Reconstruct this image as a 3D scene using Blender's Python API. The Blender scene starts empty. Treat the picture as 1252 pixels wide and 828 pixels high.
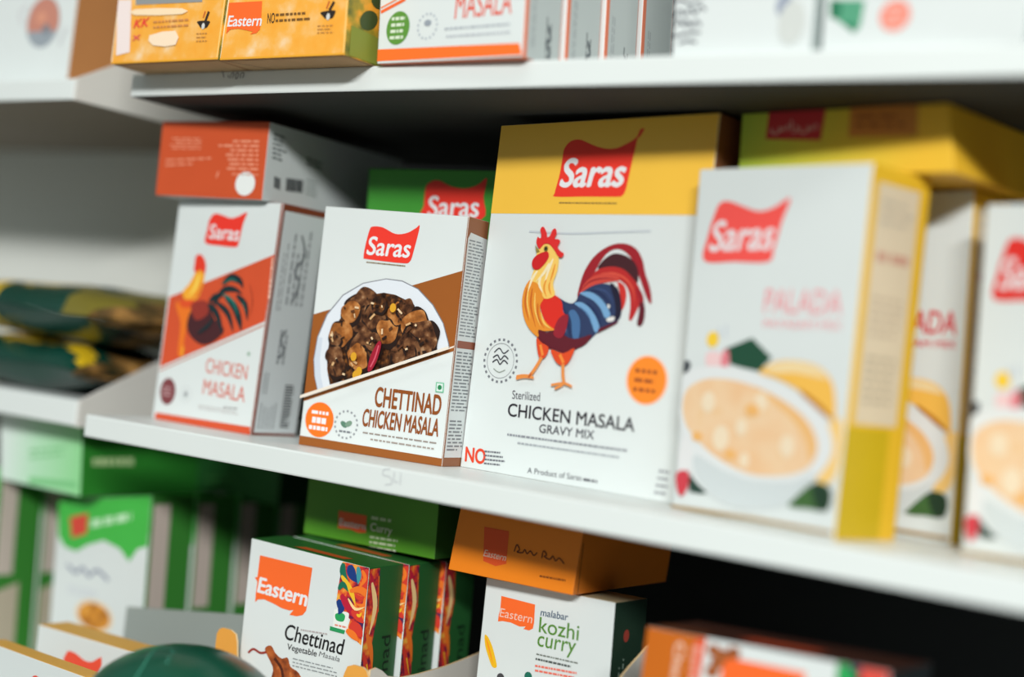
import bpy, bmesh, math, random
from math import sin, cos, pi, radians
from mathutils import Vector
from mathutils.geometry import tessellate_polygon

SC = bpy.context.scene
COL = SC.collection

# ------------------------------------------------------------------ camera
cam = bpy.data.cameras.new('camera')
cam.sensor_width = 36.0
cam.lens = 1800.4 / 1252 * 36
cam.clip_start = 0.02
cam_ob = bpy.data.objects.new('camera', cam)
COL.objects.link(cam_ob)
roll, pitch, yaw = radians(6.39), radians(0.88), radians(35.82)
fwd = Vector((-sin(yaw) * cos(pitch), cos(yaw) * cos(pitch), sin(pitch)))
r0 = Vector((cos(yaw), sin(yaw), 0))
u0 = r0.cross(fwd)
rgt = cos(roll) * r0 + sin(roll) * u0
upv = -sin(roll) * r0 + cos(roll) * u0
from mathutils import Matrix
cam_ob.matrix_world = Matrix(((rgt.x, upv.x, -fwd.x, 0), (rgt.y, upv.y, -fwd.y, -0.6951),
                              (rgt.z, upv.z, -fwd.z, 0.0728), (0, 0, 0, 1)))
cam.dof.use_dof = True
cam.dof.focus_distance = 0.965
cam.dof.aperture_fstop = 1.65
SC.camera = cam_ob

# ------------------------------------------------------------------ world, lamps, exposure
world = bpy.data.worlds.new('shop_air')
SC.world = world
world.use_nodes = True
bg = world.node_tree.nodes['Background']
bg.inputs[0].default_value = (0.90, 1.0, 0.985, 1)
bg.inputs[1].default_value = 0.205

def area(name, loc, target, sx, sy, power, color):
    l = bpy.data.lights.new(name, 'AREA')
    l.shape = 'RECTANGLE'; l.size = sx; l.size_y = sy; l.energy = power; l.color = color
    o = bpy.data.objects.new(name, l); COL.objects.link(o)
    o.location = loc
    o.rotation_euler = (Vector(target) - Vector(loc)).to_track_quat('-Z', 'Y').to_euler()
    return o
area('shop_front_light', (1.675, -3.45, 1.70), (-0.5, 0, 0.05), 1.9, 0.17, 222, (1.0, 0.985, 0.96))
area('added_overhead_fill', (-0.3, -0.75, 1.75), (-0.4, -0.1, 0.0), 1.8, 0.25, 8, (1.0, 0.99, 0.96))  # added soft overhead fill that brightens the shelf tops

SC.view_settings.view_transform = 'Standard'
SC.view_settings.look = 'None'
SC.view_settings.exposure = 0.0
SC.view_settings.gamma = 1.0
SC.view_settings.use_curve_mapping = False

# ------------------------------------------------------------------ materials
def lin(c):
    c /= 255.0
    return c / 12.92 if c <= 0.04045 else ((c + 0.055) / 1.055) ** 2.4
GAIN = 0.95
_m = {}
def mat(rgb, rough=0.5, spec=0.35, var=0.05, scale=60.0, name=None, metal=0.0):
    key = (rgb, rough, spec, var, scale, metal)
    if key in _m: return _m[key]
    m = bpy.data.materials.new(name or 'card_%d_%d_%d' % rgb)
    m.use_nodes = True
    nt = m.node_tree; b = nt.nodes['Principled BSDF']
    base = tuple(min(lin(c) * GAIN, 0.90) for c in rgb)
    b.inputs['Roughness'].default_value = rough
    b.inputs['Specular IOR Level'].default_value = spec
    b.inputs['Metallic'].default_value = metal
    if var > 0:
        tc = nt.nodes.new('ShaderNodeTexCoord')
        no = nt.nodes.new('ShaderNodeTexNoise'); no.inputs['Scale'].default_value = scale
        no.inputs['Detail'].default_value = 3
        mx = nt.nodes.new('ShaderNodeMix'); mx.data_type = 'RGBA'
        mx.inputs[6].default_value = tuple(c * (1 - var) for c in base) + (1,)
        mx.inputs[7].default_value = tuple(min(c * (1 + var), 0.9) for c in base) + (1,)
        nt.links.new(tc.outputs['Object'], no.inputs['Vector'])
        nt.links.new(no.outputs['Fac'], mx.inputs[0])
        nt.links.new(mx.outputs[2], b.inputs['Base Color'])
    else:
        b.inputs['Base Color'].default_value = base + (1,)
    _m[key] = m
    return m
def ink(r, g, b, rough=0.5): return mat((r, g, b), rough, 0.35, 0.0)

def mottled(name, cols, scale=30.0, rough=0.5, detail=4.0):
    """print made of several colours mixed by a noise pattern"""
    m = bpy.data.materials.new(name); m.use_nodes = True
    nt = m.node_tree; b = nt.nodes['Principled BSDF']
    b.inputs['Roughness'].default_value = rough
    b.inputs['Specular IOR Level'].default_value = 0.35
    tc = nt.nodes.new('ShaderNodeTexCoord')
    no = nt.nodes.new('ShaderNodeTexNoise'); no.inputs['Scale'].default_value = scale; no.inputs['Detail'].default_value = detail
    cr = nt.nodes.new('ShaderNodeValToRGB')
    el = cr.color_ramp.elements
    n = len(cols)
    for i, (p, c) in enumerate(cols):
        e = el[i] if i < 2 else el.new(p)
        e.position = p; e.color = tuple(min(lin(v) * GAIN, .86) for v in c) + (1,)
    nt.links.new(tc.outputs['Object'], no.inputs['Vector'])
    nt.links.new(no.outputs['Fac'], cr.inputs[0]); nt.links.new(cr.outputs[0], b.inputs['Base Color'])
    return m

def gradient(name, axis, a, bq, cols, rough=0.5):
    """printed colour ramp along one local axis of the carton"""
    m = bpy.data.materials.new(name); m.use_nodes = True
    nt = m.node_tree; b = nt.nodes['Principled BSDF']
    b.inputs['Roughness'].default_value = rough; b.inputs['Specular IOR Level'].default_value = 0.35
    tc = nt.nodes.new('ShaderNodeTexCoord'); sp = nt.nodes.new('ShaderNodeSeparateXYZ')
    mr = nt.nodes.new('ShaderNodeMapRange'); mr.inputs[1].default_value = a; mr.inputs[2].default_value = bq
    cr = nt.nodes.new('ShaderNodeValToRGB'); el = cr.color_ramp.elements
    for i, (p, c) in enumerate(cols):
        e = el[i] if i < 2 else el.new(p)
        e.position = p; e.color = tuple(min(lin(v) * GAIN, .86) for v in c) + (1,)
    nt.links.new(tc.outputs['Object'], sp.inputs[0]); nt.links.new(sp.outputs[axis], mr.inputs[0])
    nt.links.new(mr.outputs[0], cr.inputs[0]); nt.links.new(cr.outputs[0], b.inputs['Base Color'])
    return m

WHITE = mat((219, 227, 226), 0.42, 0.4, 0.02, 25, 'white_card')
SIDEW = mat((206, 214, 214), 0.5, 0.35, 0.03, 25, 'pale_grey_card')
KRAFT = mat((168, 128, 88), 0.8, 0.2, 0.10, 90, 'kraft_card')
RED = ink(238, 58, 44); RED_GLARE = ink(246, 88, 82)
LOGOW = ink(232, 234, 236)
BLACK = ink(38, 34, 44)
GREY = ink(120, 126, 132); PALE = ink(168, 174, 180)
ORANGE = ink(255, 108, 44)

# ------------------------------------------------------------------ scene helpers
def tag(o, label, cat, group=None):
    o['label'] = label; o['category'] = cat
    if group: o['group'] = group
    return o
def thing(name, label, cat, loc=(0, 0, 0), yaw=0.0, group=None):
    o = bpy.data.objects.new(name, None); COL.objects.link(o)
    o.empty_display_size = 0.02
    o.location = loc; o.rotation_euler = (0, 0, radians(yaw))
    return tag(o, label, cat, group)
def mesh_ob(name, verts, faces, mats, idx=None, parent=None, smooth=False):
    me = bpy.data.meshes.new(name); me.from_pydata([tuple(v) for v in verts], [], faces)
    for m in mats: me.materials.append(m)
    if idx:
        for p, i in zip(me.polygons, idx): p.material_index = i
    if smooth:
        for p in me.polygons: p.use_smooth = True
    me.update()
    o = bpy.data.objects.new(name, me); COL.objects.link(o)
    if parent: o.parent = parent
    return o
def bm_ob(name, bm, mats, parent=None, smooth=False):
    me = bpy.data.meshes.new(name); bm.normal_update(); bm.to_mesh(me); bm.free()
    for m in mats: me.materials.append(m)
    if smooth:
        for p in me.polygons: p.use_smooth = True
    o = bpy.data.objects.new(name, me); COL.objects.link(o)
    if parent: o.parent = parent
    return o
def hexa(bm, c, idx=(0, 0, 0, 0, 0, 0), bevel=0.0006, seg=2):
    """c: 8 corners, bottom ring FL FR BR BL then top ring; idx = materials front right back left top bottom"""
    v = [bm.verts.new(p) for p in c]
    fs = [(0, 1, 5, 4), (1, 2, 6, 5), (2, 3, 7, 6), (3, 0, 4, 7), (4, 5, 6, 7), (3, 2, 1, 0)]
    faces = []
    for f, i in zip(fs, idx):
        q = bm.faces.new([v[k] for k in f]); q.material_index = i; faces.append(q)
    if bevel:
        es = {e for f in faces for e in f.edges}
        bmesh.ops.bevel(bm, geom=list(es), offset=bevel, segments=seg, affect='EDGES', profile=0.5, material=-1)
def box_bm(x0, x1, y0, y1, z0, z1, bevel=0.0006, idx=(0, 0, 0, 0, 0, 0)):
    bm = bmesh.new()
    hexa(bm, [(x0, y0, z0), (x1, y0, z0), (x1, y1, z0), (x0, y1, z0), (x0, y0, z1), (x1, y0, z1), (x1, y1, z1), (x0, y1, z1)], idx, bevel)
    return bm
def prism(pts, a, b, axis):
    """outline in a plane extruded along axis ('x' or 'y') from a to b; faces 0 = sides of the sheet, 1 = rim"""
    bm = bmesh.new()
    P = (lambda p, t: (t, p[0], p[1])) if axis == 'x' else (lambda p, t: (p[0], t, p[1]))
    A = [bm.verts.new(P(p, a)) for p in pts]; B = [bm.verts.new(P(p, b)) for p in pts]
    tris = tessellate_polygon([[Vector((p[0], p[1], 0)) for p in pts]])
    for t in tris:
        for ring in (A, B):
            try: bm.faces.new([ring[i] for i in t])
            except ValueError: pass
    n = len(pts)
    for i in range(n):
        f = bm.faces.new((A[i], A[(i + 1) % n], B[(i + 1) % n], B[i])); f.material_index = 1
    bmesh.ops.recalc_face_normals(bm, faces=bm.faces[:])
    return bm
def spline(pts, n=6, closed=True):
    """Catmull-Rom through the points"""
    P = [Vector((p[0], p[1])) for p in pts]; m = len(P); out = []
    rng = range(m) if closed else range(m - 1)
    for i in rng:
        if closed: a, b, c, d = P[i - 1], P[i], P[(i + 1) % m], P[(i + 2) % m]
        else: a, b, c, d = P[max(i - 1, 0)], P[i], P[i + 1], P[min(i + 2, m - 1)]
        for k in range(n):
            t = k / n
            q = 0.5 * ((2 * b) + (c - a) * t + (2 * a - 5 * b + 4 * c - d) * t * t + (3 * b - a - 3 * c + d) * t ** 3)
            out.append((q.x, q.y))
    if not closed: out.append(tuple(P[-1]))
    return out

_txt = {}
def glyphs(s, weight):
    k = (s, weight)
    if k not in _txt:
        cu = bpy.data.curves.new('lettering', 'FONT'); cu.body = s; cu.size = 1.0; cu.offset = weight
        cu.dimensions = '2D'; cu.fill_mode = 'BOTH'; cu.resolution_u = 5
        ob = bpy.data.objects.new('lettering', cu)
        me = bpy.data.meshes.new_from_object(ob)
        V = [(v.co.x, v.co.y) for v in me.vertices]; Fc = [tuple(p.vertices) for p in me.polygons]
        bpy.data.objects.remove(ob); bpy.data.meshes.remove(me); bpy.data.curves.remove(cu)
        _txt[k] = (V, Fc)
    return _txt[k]

def _side(p, a, b): return (b[0] - a[0]) * (p[1] - a[1]) - (b[1] - a[1]) * (p[0] - a[0])
def inside(p, quad):
    return all(_side(p, quad[i], quad[(i + 1) % len(quad)]) >= -1e-6 for i in range(len(quad)))
def clip_poly(poly, quad):
    out = list(poly)
    if sum(a[0] * b[1] - b[0] * a[1] for a, b in zip(out, out[1:] + out[:1])) < 0: out.reverse()
    for i in range(len(quad)):
        a, b = quad[i], quad[(i + 1) % len(quad)]; src = out; out = []
        for j, p in enumerate(src):
            q = src[j - 1]; sp, sq = _side(p, a, b), _side(q, a, b)
            if (sp >= 0) != (sq >= 0):
                t = sq / (sq - sp); out.append((q[0] + (p[0] - q[0]) * t, q[1] + (p[1] - q[1]) * t))
            if sp >= 0: out.append(p)
        if not out: return []
    return out

class Print:
    """ink printed on one face of a carton; coordinates in mm on that face; later ink lies over earlier ink"""
    STEP = 0.00004
    def __init__(self, face, start=0, clip=None):
        self.clip = clip; self.face = face; self.v = []; self.f = []; self.i = []; self.m = []; self.k = start
        self.rnd = random.Random(7)
    def _mi(self, m):
        if m not in self.m: self.m.append(m)
        return self.m.index(m)
    def _add(self, pts, faces, m):
        off = 0.00016 + self.k * self.STEP
        mi = self._mi(m)
        if self.clip and any(not inside(p, self.clip) for p in pts):
            for f in faces:
                q = clip_poly([pts[j] for j in f], self.clip)
                if len(q) > 2:
                    b = len(self.v); self.v += [self.face(a[0], a[1], off) for a in q]
                    self.f.append(tuple(range(b, b + len(q)))); self.i.append(mi)
            return
        b = len(self.v)
        self.v += [self.face(p[0], p[1], off) for p in pts]
        for f in faces:
            self.f.append(tuple(b + j for j in f)); self.i.append(mi)
    def poly(self, pts, m, smooth=0):
        if smooth: pts = spline(pts, smooth)
        tr = tessellate_polygon([[Vector((p[0], p[1], 0)) for p in pts]])
        self._add(pts, tr, m); self.k += 1; return self
    def ell(self, c, rx, ry, m, n=28, rot=0.0):
        self.poly([(c[0] + rx * cos(t) * cos(rot) - ry * sin(t) * sin(rot), c[1] + rx * cos(t) * sin(rot) + ry * sin(t) * cos(rot))
                   for t in [2 * pi * j / n for j in range(n)]], m); return self
    def ring(self, c, r, w, m, n=36, dash=False, sq=1.0):
        for j in range(n):
            if dash and j % 2: continue
            a0, a1 = 2 * pi * j / n, 2 * pi * (j + (0.9 if dash else 1)) / n
            q = [(c[0] + rr * cos(a), c[1] + rr * sq * sin(a)) for rr, a in ((r, a0), (r, a1), (r - w, a1), (r - w, a0))]
            self._add(q, [(0, 1, 2, 3)], m)
        self.k += 1; return self
    def line(self, pts, w, m, smooth=5, taper=False, closed=False):
        if smooth and len(pts) > 2: pts = spline(pts, smooth, closed)
        P = [Vector(p) for p in pts]; n = len(P); V = []
        for j, p in enumerate(P):
            d = (P[min(j + 1, n - 1)] - P[max(j - 1, 0)]); d = d.normalized() if d.length else Vector((1, 0))
            ww = w * (1.0 if not taper else max(0.15, sin(pi * (0.12 + 0.88 * j / (n - 1)))))
            nr = Vector((-d.y, d.x)) * ww / 2
            V += [tuple(p + nr), tuple(p - nr)]
        self._add(V, [(2 * j, 2 * j + 1, 2 * j + 3, 2 * j + 2) for j in range(n - 1)], m); self.k += 1; return self
    def text(self, s, q, m, w=0.0):
        bl, br, tl = (Vector(p) for p in q)
        V, Fc = glyphs(s, 0.0)
        x0 = min(a[0] for a in V); x1 = max(a[0] for a in V); y0 = min(a[1] for a in V); y1 = max(a[1] for a in V)
        pts = [tuple(bl + (br - bl) * ((a[0] - x0) / (x1 - x0)) + (tl - bl) * ((a[1] - y0) / (y1 - y0))) for a in V]
        sc = (br - bl) / (x1 - x0); sy = (tl - bl) / (y1 - y0)
        shifts = [(0, 0)] if w <= 0 else [(0, 0), (w, 0), (-w, 0), (0, w * .7), (0, -w * .7), (w * .7, w * .5), (-w * .7, -w * .5)]
        for dx, dy in shifts:
            o = sc * dx + sy * dy
            self._add([(a[0] + o.x, a[1] + o.y) for a in pts], Fc, m); self.k += 0.2
        self.k += 1; return self
    def rows(self, q, n, m, fill=0.55, seed=1, ragged=0.15, word=0.13, right=False):
        """rows of unreadable small print: short dashes of word length"""
        bl, br, tl = (Vector(p) for p in q); r = random.Random(seed)
        X = br - bl; Y = tl - bl
        for j in range(n):
            y0 = (j + 0.5 - fill / 2) / n; y1 = (j + 0.5 + fill / 2) / n
            x = r.uniform(0, ragged) if right else 0.0
            end = 1.0 if right else 1.0 - r.uniform(0, ragged)
            while x < end - 0.01:
                wd = min(r.uniform(0.4, 1.3) * word, end - x)
                self._add([tuple(bl + X * a + Y * b) for a, b in ((x, y0), (x + wd, y0), (x + wd, y1), (x, y1))], [(0, 1, 2, 3)], m)
                x += wd + word * 0.22
        self.k += 1; return self
    def build(self, name, parent, label=None):
        o = mesh_ob(name, self.v, self.f, self.m, self.i, parent)
        if label: o['label'] = label
        return o

class Carton:
    """a folding carton: Empty at its base, one body mesh, prints as children"""
    def __init__(self, name, label, B, front, side, top=None, left=None, bottom=None, group=None, cat='box', bevel=0.0006):
        self.B = B; self.h = max(B['TL'][1], B['TR'][1]); d = B['d']; self.d = d
        self.root = thing(name, label, cat, B['org'], B['yaw'], group)
        mats = [front, side, top or side, left or side, bottom or side]
        q = [B['BL'], B['BR'], B['TR'], B['TL']]
        bm = bmesh.new()
        c = [(q[0][0], 0, q[0][1]), (q[1][0], 0, q[1][1]), (q[1][0], d, q[1][1]), (q[0][0], d, q[0][1]),
             (q[3][0], 0, q[3][1]), (q[2][0], 0, q[2][1]), (q[2][0], d, q[2][1]), (q[3][0], d, q[3][1])]
        hexa(bm, c, (0, 1, 3, 3, 2, 4), bevel)
        self.body = bm_ob('carton_body', bm, mats, self.root)
    def front(self, k=0):
        c = (sum(a[0] for a in self.fq) / 4, sum(a[1] for a in self.fq) / 4)
        q = [(a[0] + (c[0] - a[0]) * .004, a[1] + (c[1] - a[1]) * .003) for a in self.fq]
        return Print(lambda u, v, o: (u / 1000, -o, v / 1000), k, q)
    def side(self, k=0):
        b0, t0 = self.B['BR'], self.B['TR']
        return Print(lambda u, v, o: (b0[0] + (t0[0] - b0[0]) * v / 1000 / t0[1] + o, u / 1000, v / 1000), k, [(.3, .3), (self.d * 1000 - .3, .3), (self.d * 1000 - .3, t0[1] * 1000 - .3), (.3, t0[1] * 1000 - .3)])
    def top(self, k=0):
        return Print(lambda u, v, o: (u / 1000, v / 1000, self.B['TL'][1] + (self.B['TR'][1] - self.B['TL'][1]) * u / 1000 / self.B['TR'][0] + o), k)
    def bot(self, k=0): return Print(lambda u, v, o: (u / 1000, v / 1000, -o), k)
    @property
    def fq(self): return [tuple(1000 * x for x in self.B[k]) for k in ('BL', 'BR', 'TR', 'TL')]
    @property
    def sq(self): return [(0, 0), (self.d * 1000, 0), (self.d * 1000, self.B['TR'][1] * 1000), (0, self.B['TR'][1] * 1000)]

def copy_thing(root, loc, label=None, group=None):
    c = root.copy(); COL.objects.link(c); c.location = loc
    if label: c['label'] = label
    if group: c['group'] = group
    for ch in list(root.children):
        k = ch.copy(); COL.objects.link(k); k.parent = c
        for g in list(ch.children):
            s = g.copy(); COL.objects.link(s); s.parent = k
    return c

# ================================================================== SETTING
def structure(o): o['kind'] = 'structure'; return o
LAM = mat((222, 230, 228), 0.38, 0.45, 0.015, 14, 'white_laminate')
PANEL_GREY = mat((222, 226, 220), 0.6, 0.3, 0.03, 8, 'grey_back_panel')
PANEL_SHADE = mat((40, 43, 44), 0.7, 0.2, 0.05, 8, 'shade_dark_back_panel')  # deep shade of the middle bay put into the panel colour
structure(bm_ob('floor', box_bm(-3.2, 1.6, -3.0, 0.5, -0.72, -0.70, 0), [mat((120, 118, 112), 0.5, 0.4, 0.08, 6, 'floor_tile')]))
structure(bm_ob('wall_back', box_bm(-3.2, 1.6, 0.5, 0.56, -0.70, 2.2, 0), [mat((170, 172, 168), 0.8, 0.2, 0.03, 5, 'wall_paint')]))

# ---- the white shelving in the middle
UNDER_SHADE = mat((60, 62, 60), 0.8, 0.2, 0.10, 40, 'shade_dark_underside')  # dark tone puts the shade below the boards into the underside colour
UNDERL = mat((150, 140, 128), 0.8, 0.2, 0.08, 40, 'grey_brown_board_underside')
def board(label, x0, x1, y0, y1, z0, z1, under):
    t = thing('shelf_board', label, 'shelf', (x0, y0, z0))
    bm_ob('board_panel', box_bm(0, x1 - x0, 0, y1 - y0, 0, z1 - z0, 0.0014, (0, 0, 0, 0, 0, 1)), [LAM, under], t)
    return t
b_up = board('long white shelf board at the top carrying the amber cartons', -0.8675, 0.45, 0, 0.30, 0.2335, 0.25, UNDER_SHADE)
b_lo = board('long white shelf board across the middle carrying the rooster carton', -0.8755, 0.45, 0, 0.30, -0.0165, 0.0, UNDER_SHADE)
board('low white shelf board under the bottom row of cartons', -0.755, 0.45, -0.17, 0.30, -0.2665, -0.25, UNDER_SHADE)
frame = thing('shelving_frame', 'frame with shade-coloured back behind the middle shelf boards', 'shelf frame', (0, 0.335, -0.70))
bm_ob('back_panel', box_bm(-1.0, 0.45, 0.0, 0.01, 0.0, 1.55, 0.0005), [PANEL_SHADE], frame)
bm_ob('upright_post', box_bm(-0.955, -0.915, -0.03, -0.0005, 0.0, 1.55, 0.001), [mat((150, 152, 148), 0.5, 0.4, 0.02, 10, 'grey_post')], frame)
ZOFF = 0.0
pm = Print(lambda u, v, o: (u / 1000 + 0.8675, -o, v / 1000 - 0.2335))
PEN = ink(150, 155, 158)
for st in ([(-773.2,249.0),(-771.9,249.4),(-770.3,245.4)], [(-766.1,247.3),(-765.4,245.1)], [(-763.9,244.7),(-762.6,248.2),(-760.5,247.9),(-761.4,244.7)],
           [(-758.5,244.6),(-758.3,247.9),(-755.9,247.8),(-756.8,244.6),(-758.5,244.6)], [(-753.6,244.5),(-753.4,247.8),(-750.6,247.9),(-751.4,244.5)]):
    pm.line(st, 1.0, PEN)
pm.build('pencil_marks', b_up, 'faint pencilled figures')
pm = Print(lambda u, v, o: (u / 1000 + 0.8755, -o, v / 1000 + 0.0165))
for st in ([(-582.0,-1.3),(-587.1,-2.4),(-587.1,-5.7),(-581.9,-6.1),(-579.4,-9.7),(-584.9,-11.4)], [(-578.4,-2.4),(-578.2,-7.8),(-574.7,-8.4)], [(-573.3,-2.3),(-572.8,-9.7)]):
    pm.line(st, 0.7, ink(186, 192, 194))
pm.build('pencil_marks', b_lo, 'faint pencilled figures')

# ---- the neighbouring shelving on the left, its boards ending in wedge brackets
BW = mat((214, 214, 208), 0.45, 0.4, 0.02, 14, 'bracket_white')
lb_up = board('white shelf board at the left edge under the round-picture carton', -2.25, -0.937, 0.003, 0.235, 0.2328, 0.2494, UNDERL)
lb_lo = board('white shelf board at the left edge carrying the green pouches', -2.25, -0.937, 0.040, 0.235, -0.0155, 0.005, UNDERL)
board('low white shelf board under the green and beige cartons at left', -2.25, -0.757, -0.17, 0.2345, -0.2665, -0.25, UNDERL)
for par, y0, z0, pts in ((lb_up, .003, .2328, [(0.0030, 0.2328), (0.235, 0.2328), (0.235, 0.335), (0.10, 0.30), (0.0030, 0.2494)]),
                         (lb_lo, .040, -.0155, [(0.0400, -0.0155), (0.235, -0.0155), (0.235, 0.085), (0.115, 0.0405), (0.0400, 0.005)])):
    bm_ob('end_bracket', prism([(a - y0, b - z0) for a, b in pts], 1.313, 1.3165, 'x'), [BW, BW], par)
lframe = thing('shelving_frame', 'pale grey backed frame behind the left shelf boards', 'shelf frame', (-1.5, 0.236, -0.70))
bm_ob('back_panel', box_bm(-0.75, 0.498, 0.0, 0.01, 0.69, 1.55, 0.0005), [PANEL_GREY], lframe)
bm_ob('upright_post', box_bm(-0.70, -0.66, 0.011, 0.04, 0.0, 1.55, 0.001), [PANEL_GREY], lframe)
bm_ob('upright_post', box_bm(0.40, 0.44, 0.011, 0.04, 0.0, 1.55, 0.001), [PANEL_GREY], lframe)

# ================================================================== MIDDLE SHELF
def saras(p, poly, txt, tagline=None, red=RED, w=0.02):
    p.poly(poly, red, 4)
    p.text('Saras', txt, LOGOW, w)
    if tagline: p.rows(tagline, 1, ink(128, 104, 60), 0.5, 3, 0.0, 0.05)

# ---- C: the big carton with the rooster
C = Carton('spice_carton', 'tallest white carton with yellow top and large rooster picture, in the centre', dict(org=(-0.5883,0.0780,0.0000), yaw=-4.00, d=0.0500, BL=(0.0000,0.0000), BR=(0.1707,0.0000), TR=(0.1711,0.2313), TL=(0.0025,0.2267)), WHITE,
           mat((120, 78, 50), 0.5, .35, .03, 30), mat((240, 190, 70), .45, .4, .02, 30))
p = C.front()
bl, br, tr, tl = C.fq
yl, yr = [(1.2,168.2),(161.3,171.1)]
p.poly([yl, (br[0] - 0.3, yr[1] - 0.5), (tr[0] - .2, tr[1] - .2), (tl[0] + .2, tl[1] - .2), (yl[0] * 0 + 2.0, yl[1])], mat((247, 196, 70), 0.34, 0.5, 0.02, 30, 'yellow_card'))
p.build('yellow_panel', C.root, 'plain yellow upper band')
p = C.front(2)
saras(p, [(55.0,180.0),(53.9,182.2),(55.1,188.3),(56.3,194.8),(57.0,203.2),(57.5,210.0),(60.7,214.5),(65.6,216.5),(70.8,216.2),(77.2,214.0),(85.0,211.6),(92.5,210.5),(99.7,211.1),(105.6,213.4),(110.7,215.9),(113.7,218.6),(115.1,222.2),(118.1,222.6),(115.5,218.0),(113.8,216.6),(112.6,208.2),(111.4,200.5),(110.1,190.6),(109.1,184.8),(106.9,181.2),(102.0,180.6),(80.0,180.4)],
      [(57.3,186.3),(105.6,187.1),(60.9,204.3)], [(58.5,175.3),(103.6,175.7),(58.5,177.0)], w=0.03)
p.build('logo', C.root, 'red wavy-topped logo with white lettering')
# rooster
p = C.front(2)
R = lambda s: s
CR = ink(158, 34, 44); MAR = ink(98, 30, 42); DK = ink(70, 34, 40); NAVY = ink(48, 62, 98); DNAVY = ink(34, 32, 52)
LBL = ink(118, 166, 208); MBL = ink(72, 112, 158); RR = ink(222, 48, 36); OR = ink(232, 146, 48); DOR = ink(204, 104, 34); YL = ink(246, 204, 104); CRM = ink(246, 232, 190)
p.poly([(81.2,116.7),(82.1,125.2),(84.6,133.8),(90.2,142.5),(98.2,148.6),(106.9,151.7),(115.4,151.6),(122.7,148.4),(127.7,142.0),(130.6,134.3),(134.4,127.5),(136.9,120.7),(137.1,116.0),(133.6,119.5),(130.3,125.1),(126.9,131.2),(123.1,138.0),(118.1,143.9),(112.1,147.6),(106.4,148.2),(101.1,145.9),(97.3,141.7),(93.8,135.8),(90.7,128.9),(88.2,122.8),(85.4,118.0)], CR, 3)
p.poly([(94.5,135.6),(98.4,141.4),(105.6,145.5),(113.9,144.8),(120.9,141.5),(125.0,136.2),(125.9,129.1),(123.1,128.1),(118.0,132.9),(111.0,136.1),(102.7,136.6)], DK, 3)
p.poly([(89.6,128.6),(94.6,134.9),(104.3,137.4),(114.3,136.1),(122.3,130.5),(127.7,125.2),(129.9,118.7),(127.6,112.0),(124.3,105.5),(122.2,106.3),(122.3,113.0),(120.9,120.6),(117.2,126.5),(110.2,130.0),(101.8,130.8),(94.7,127.9)], ink(186, 44, 44), 3)
p.line([(98.2,132.8),(108.1,133.3),(117.6,129.7),(123.4,123.0),(124.9,115.1)], 1.2, ink(224, 90, 70), 5, True)
p.poly([(110.1,128.3),(115.5,126.8),(118.4,121.4),(118.2,114.7),(115.8,110.3),(113.7,112.4),(114.0,119.1),(112.3,124.4)], ink(206, 52, 46), 3)
p.poly([(128.5,119.7),(131.7,117.2),(133.6,111.0),(133.1,104.4),(130.6,102.1),(128.6,104.1),(129.2,110.8)], MAR, 3)
p.poly([(124.8,125.7),(129.3,123.3),(131.9,117.8),(129.5,116.6),(127.2,119.6)], CR, 3)
p.poly([(82.8,119.8),(87.9,128.2),(97.4,132.5),(108.2,132.7),(112.6,129.5),(104.3,127.7),(95.8,125.9),(88.4,122.1)], ink(206, 74, 62), 3)
p.line([(83.0,120.7),(89.8,127.2),(100.3,129.8),(110.3,129.6)], 1.0, ink(150, 36, 44), 5, True)
p.poly([(80.9,115.0),(83.2,119.4),(91.0,124.2),(99.1,126.6),(107.8,125.7),(112.6,122.4),(115.6,115.2),(116.3,107.9),(113.7,104.1),(109.1,101.8),(103.0,98.0),(98.7,95.0),(92.5,89.1),(85.4,85.2),(79.4,85.4),(73.4,93.4),(68.6,104.1),(64.3,116.2),(71.9,113.9),(77.6,112.9)], NAVY, 3)
p.poly([(105.6,127.2),(111.2,124.8),(115.3,116.8),(116.1,107.2),(111.6,104.3),(112.0,109.6),(109.9,117.5),(107.1,122.7)], DNAVY, 3)
p.line([(88.1,121.0),(96.4,121.5),(104.6,116.6),(109.4,109.5)], 0.9, ink(30, 40, 78), 5, True)
p.line([(94.5,123.4),(103.1,121.8),(109.7,115.5)], 0.9, ink(64, 84, 128), 5, True)
p.poly([(83.1,119.8),(90.6,121.0),(98.6,118.1),(105.2,112.6),(108.5,107.4),(104.4,105.7),(100.9,110.7),(94.7,115.6),(87.7,118.0)], LBL, 3)
p.poly([(79.8,113.2),(85.6,114.1),(92.9,110.4),(98.8,104.1),(101.5,98.2),(98.1,96.3),(95.0,101.8),(89.1,107.9),(82.6,111.6)], LBL, 3)
p.line([(84.3,111.3),(91.8,106.3),(96.7,97.8)], 0.8, MBL, 5, True)
p.line([(89.0,114.3),(97.4,108.7),(102.9,101.0)], 1.6, ink(36, 50, 90), 5, True)
p.poly([(76.3,107.3),(80.4,109.0),(85.4,103.8),(86.7,94.4),(84.3,87.1),(80.9,94.0),(79.1,102.0)], MBL, 3)
p.line([(68.7,112.3),(73.8,103.0),(76.5,93.6)], 1.5, ink(90, 120, 160), 5, True)
p.line([(71.6,109.8),(77.5,99.2),(80.1,89.8)], 1.2, ink(36, 46, 84), 5, True)
p.poly([(106.0,105.0),(108.8,106.5),(112.1,106.7),(111.3,104.1),(107.2,103.4)], ink(226, 226, 222), 3)
p.poly([(105.5,114.1),(107.7,113.4),(106.7,111.2)], ink(226, 226, 222), 3)
p.poly([(108.5,127.9),(111.5,127.5),(112.2,125.0),(109.9,125.3)], ink(214, 216, 214), 3)
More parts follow.
